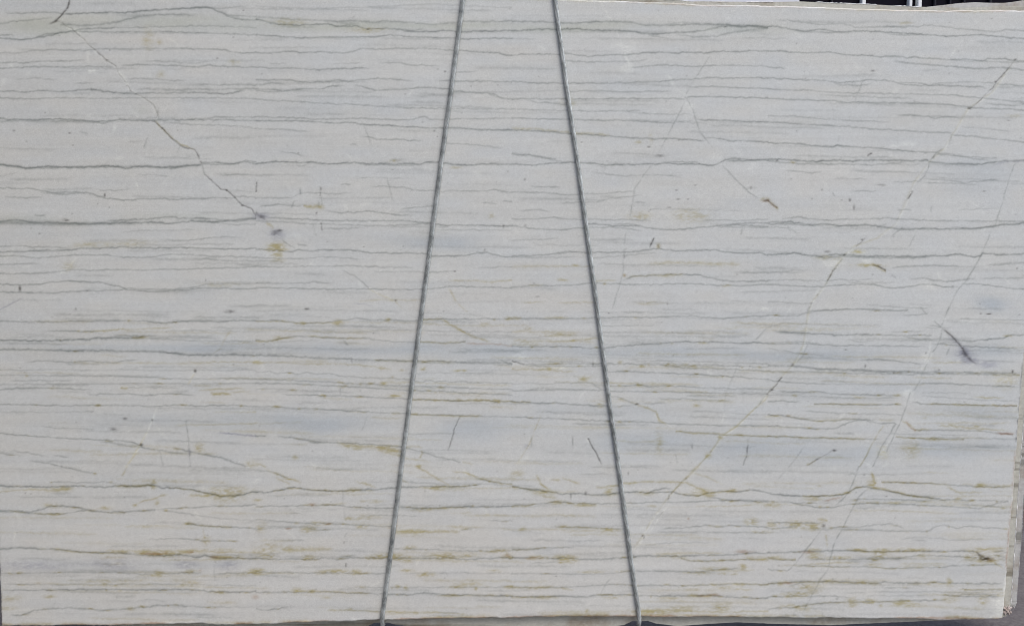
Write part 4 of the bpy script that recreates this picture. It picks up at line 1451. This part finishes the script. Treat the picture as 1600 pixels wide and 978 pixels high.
def chip_glint_strip(name, path_px, y, width, seed_, parent, gap=0.25):
    """Splintered bright arris: one ragged raised white ribbon for broken stone and painted glints along an edge."""
    r = random.Random(seed_)
    P = []
    for i in range(len(path_px) - 1):
        (x0, y0), (x1, y1) = path_px[i], path_px[i + 1]
        L = math.hypot(x1 - x0, y1 - y0)
        k = max(1, int(L / 3.5))
        P += [(x0 + (x1 - x0) * t / k, y0 + (y1 - y0) * t / k, -(y1 - y0) / L, (x1 - x0) / L) for t in range(k)]
    verts, faces = [], []
    on, left = True, r.randint(4, 12)
    for i, (x, y_, nx, ny) in enumerate(P):
        left -= 1
        if left <= 0:
            on = r.random() > gap; left = r.randint(4, 12)
        w = width * (r.uniform(0.5, 1.35) if on else 0.12)
        j = r.uniform(-0.15, 0.15)
        X_, Z_ = on_plane([x + nx * (j - w), x + nx * j, x + nx * (j + w)], [y_ + ny * (j - w), y_ + ny * j, y_ + ny * (j + w)], y)
        verts += [(X_[0], y + 0.003, Z_[0]), (X_[1], y - (r.uniform(0.0008, 0.0022) if on else -0.001), Z_[1]), (X_[2], y + 0.003, Z_[2])]
        if i:
            a_ = 3 * (i - 1); c_ = 3 * i
            faces += [(a_, a_ + 1, c_ + 1, c_), (a_ + 1, a_ + 2, c_ + 2, c_ + 1)]
    return mesh_object(name, verts, faces, M_CHIP_GLINT, parent)

Y2, Y3 = 0.0235, 0.047
right2 = [(1652, 20), (1617, 400), (1600.5, 640), (1590, 780), (1585, 860), (1580.5, 925), (1579, 945), (1576, 948), (1578, 953), (1572, 957), (1574, 961), (1566, 964)]
bottom2 = [(1560, 963), (1500, 967.5), (1450, 969.5), (1400, 971.5), (1330, 974.5), (1300, 976), (1200, 973.5), (1150, 971.5), (1100, 974.5), (1060, 977.5), (1025, 973.5), (1012, 969.5), (988, 969.5),
           (975, 976), (940, 979), (800, 978.5), (640, 977.5), (618, 975), (606, 972), (586, 972), (575, 977), (560, 982), (400, 981), (260, 978.5), (120, 975), (20, 971)]
left2 = [(5, 960), (-10, 700), (-24, 300), (-38, -16)]
top2 = [(200, -17), (700, -9), (900, -4.5), (930, -2.5), (1000, -0.5), (1060, 0.8), (1080, 3), (1100, 2.8), (1200, 4), (1249, 3), (1300, 5), (1350, 7), (1400, 9.5), (1440, 11.5), (1500, 12.5), (1560, 10.5), (1610, 9)]
s2, _ = prism_slab("stone_slab", right2 + bottom2 + left2 + top2, Y2, 0.020, M_SLAB2, 0.2, 21)
set_props(s2, "pale stone slab directly behind the front slab, showing at its right and lower edges", "stone slab", "stone slabs slung in one bundle", "thing")
c2 = chip_glint_strip("chip_glint_edge", right2[2:7], Y2, 1.3, 31, s2, 0.0)  # white colour stands in for light caught along this arris
c2["label"] = "chipped arris coloured white for the light it catches"
chip_glint_strip("chip_glint_edge", top2[4:14], Y2, 0.8, 32, s2, 0.35)

right3 = [(1662, -2), (1640, 300), (1612, 640), (1599.5, 775), (1596, 840), (1592, 890), (1588.5, 940), (1585, 950), (1582, 946), (1578, 956), (1570, 960)]
bottom3 = [(1500, 962), (1000, 962), (500, 966), (20, 968)]
left3 = [(6, 950), (-20, 300), (-34, -6)]
top3 = [(400, -4), (900, 6), (1300, 14), (1420, 14), (1443, 12), (1470, 9), (1500, 5.5), (1525, 4.2), (1545, 5), (1570, 5.2), (1590, 2.5), (1610, -1)]
s3, _ = prism_slab("stone_slab", right3 + bottom3 + left3 + top3, Y3, 0.020, M_SLAB3, 0.12, 22)
set_props(s3, "rearmost stone slab, its outline showing farthest right and wavy above at top right", "stone slab", "stone slabs slung in one bundle", "thing")
chip_glint_strip("chip_glint_edge", right3[3:8], Y3, 0.9, 33, s3, 0.3)

# broken lump at the lower right corner of the middle slab
def broken_lump(name, cpx, cpy, rpx, y, seed_, parent, mat):
    r = random.Random(seed_)
    bm = bmesh.new()
    bmesh.ops.create_icosphere(bm, subdivisions=3, radius=1.0)
    cx, cz = on_plane(cpx, cpy, y)
    s_ = rpx * 4.05 / FOCAL
    for v_ in bm.verts:
        d = v_.co.normalized()
        k = 0.75 + 0.35 * math.sin(7 * d.x + seed_) * math.cos(6 * d.z + 2 * d.y) + r.uniform(-0.05, 0.05)
        v_.co = Vector((cx + d.x * s_ * k, y + d.y * 0.008 * k, cz + d.z * s_ * 1.1 * k))
    me_ = bpy.data.meshes.new(name); bm.to_mesh(me_); bm.free()
    me_.materials.append(mat)
    o = bpy.data.objects.new(name, me_); coll.objects.link(o)
    o.parent = parent
    return o
M_BROKEN = sawn_stone_material("broken_stone", (0.50, 0.45, 0.43), (0.34, 0.28, 0.27), 60.0, 2.2, 0.85, 0.56)
broken_lump("broken_corner", 1574, 953, 8.5, Y2 - 0.002, 5, s2, M_BROKEN)["label"] = "crumbled pinkish corner at the lower right"

# ------------------------------------------------------------------ wire ropes
def wire_rope(path, radius, n_strand, lay_angle, name):
    """Laid steel rope: helical strands round a core, swept along a smooth 3-D path."""
    P = np.array(path, np.float64)
    d = np.concatenate([[0], np.cumsum(np.linalg.norm(np.diff(P, axis=0), axis=1))])
    step = 0.0045
    s_ = np.arange(0, d[-1], step)
    Q = np.stack([np.interp(s_, d, P[:, k]) for k in range(3)], 1)
    ker = np.ones(7) / 7
    Q = np.stack([np.convolve(np.pad(Q[:, k], 3, mode='edge'), ker, mode='valid') for k in range(3)], 1)
    T = np.gradient(Q, axis=0); T /= np.linalg.norm(T, axis=1)[:, None]
    A = np.tile(np.array([1.0, 0, 0]), (len(Q), 1))
    A -= (A * T).sum(1)[:, None] * T; A /= np.linalg.norm(A, axis=1)[:, None]
    B = np.cross(T, A)
    sn = math.sin(math.pi / n_strand)
    rs = radius * sn / (1 + sn) * 0.97
    rc = radius - rs
    lay = 2 * math.pi * rc / math.tan(lay_angle)
    verts, faces = [], []
    K = 7
    def tube(center, rad):
        n_ = len(center)
        t_ = np.gradient(center, axis=0); t_ /= np.linalg.norm(t_, axis=1)[:, None]
        a_ = A - (A * t_).sum(1)[:, None] * t_; a_ /= np.linalg.norm(a_, axis=1)[:, None]
        b_ = np.cross(t_, a_)
        off = len(verts)
        for i in range(n_):
            for k in range(K):
                th = 2 * math.pi * k / K
                verts.append(center[i] + rad * (math.cos(th) * a_[i] + math.sin(th) * b_[i]))
        for i in range(n_ - 1):
            for k in range(K):
                faces.append((off + i * K + k, off + i * K + (k + 1) % K, off + (i + 1) * K + (k + 1) % K, off + (i + 1) * K + k))
    tube(Q, max(rc - rs * 0.7, 0.0012))
    for m_ in range(n_strand):
        ph = 2 * math.pi * m_ / n_strand + 2 * math.pi * s_ / lay
        tube(Q + rc * (np.cos(ph)[:, None] * A + np.sin(ph)[:, None] * B), rs)
    o = mesh_object(name, verts, faces, M_ROPE, None, True)
    return o

def rope_path(pts_px, notch_py, RR):
    px = [p[0] for p in pts_px]; py = [p[1] for p in pts_px]
    X_, Z_ = on_plane(px, py, -RR - 0.0006)
    path = [(x, -RR - 0.0006, z) for x, z in zip(X_, Z_)]
    xb = path[-1][0]
    _, zn = on_plane(px[-1], notch_py, Y2)
    zn = float(zn) - RR - 0.001
    path += [(xb, -0.006, zn + 0.012), (xb, -0.001, zn + 0.004), (xb, 0.008, zn), (xb, 0.04, zn), (xb, 0.068, zn + 0.001), (xb, 0.078, zn + 0.01)]
    dx = path[0][0] - path[3][0]
    # up the back of the bundle to the same hook
    path += [(xb, 0.080, zn + 0.03), (path[0][0], 0.080, path[0][2])]
    return path
left_px = [(788, -490), (723.5, 0), (705.3, 140), (691.3, 240), (670.5, 400), (660, 480), (644, 600), (627.5, 728), (611, 860), (597, 966)]
right_px = [(800, -490), (867.3, 0), (886, 140), (901, 240), (909, 300), (934.5, 490), (950, 610), (968.5, 740), (985.5, 870), (999, 962)]
r1 = wire_rope(rope_path(left_px, 973, 0.0070), 0.0070, 6, math.radians(17), "wire_rope")
set_props(r1, "twisted steel wire rope leaning right, crossing the slab left of centre", "wire rope", "wire ropes slung round the slabs")
r2 = wire_rope(rope_path(right_px, 970, 0.0066), 0.0066, 6, math.radians(17), "wire_rope")
set_props(r2, "twisted steel wire rope leaning left, crossing the slab right of centre", "wire rope", "wire ropes slung round the slabs")

# ------------------------------------------------------------------ building beyond, a sliver above the slab
YB = 5.0
def box(name, x0, x1, y0, y1, z0, z1, mat, parent, bevel=0.004):
    bm = bmesh.new()
    bmesh.ops.create_cube(bm, size=1.0)
    for v_ in bm.verts:
        v_.co = Vector(((x0 + x1) / 2 + v_.co.x * (x1 - x0), (y0 + y1) / 2 + v_.co.y * (y1 - y0), (z0 + z1) / 2 + v_.co.z * (z1 - z0)))
    if bevel:
        bmesh.ops.bevel(bm, geom=bm.edges[:], offset=bevel, segments=1, affect='EDGES')
    me_ = bpy.data.meshes.new(name); bm.to_mesh(me_); bm.free()
    me_.materials.append(mat)
    o = bpy.data.objects.new(name, me_); coll.objects.link(o)
    if parent is not None:
        o.parent = parent
        o.matrix_parent_inverse = parent.matrix_world.inverted()
    return o
bx = lambda px: float(on_plane(px, 8, YB)[0])
XA, XB = bx(1249), bx(1249) + 4.0
ZS, ZL = 0.9, 3.4
building = empty("workshop_building", (1.0, YB, 0))
box("wall", -7.0, XA, YB, YB + 0.25, 0, 4.6, M_WALL, building)
box("wall", XA + 0.002, XB, YB + 0.002, YB + 0.25, 0, ZS, M_WALL, building)
box("wall", XA + 0.002, XB, YB + 0.002, YB + 0.25, ZL, 4.6, M_WALL, building)
box("wall", XB + 0.002, XB + 2.0, YB, YB + 0.25, 0, 4.6, M_WALL, building)
win = box("window", XA + 0.004, XB - 0.004, YB + 0.12, YB + 0.14, ZS + 0.002, ZL - 0.002, M_GLASS, building, 0)
for a_, b_ in ((1350, 1356), (1424.5, 1429), (1438, 1444)):
    o = box("frame_post", bx(a_), bx(b_), YB + 0.05, YB + 0.119, ZS + 0.003, ZL - 0.003, M_POST, win)
for a_, b_ in ((1303, 1306), (1466, 1469), (1490, 1493), (1512, 1515), (1553, 1557)):
    box("dark_bar", bx(a_), bx(b_), YB + 0.08, YB + 0.118, ZS + 0.003, ZL - 0.003, M_DARK, win)
set_props(building, "pale building far behind the slabs with dark windows and white frame posts", "building")
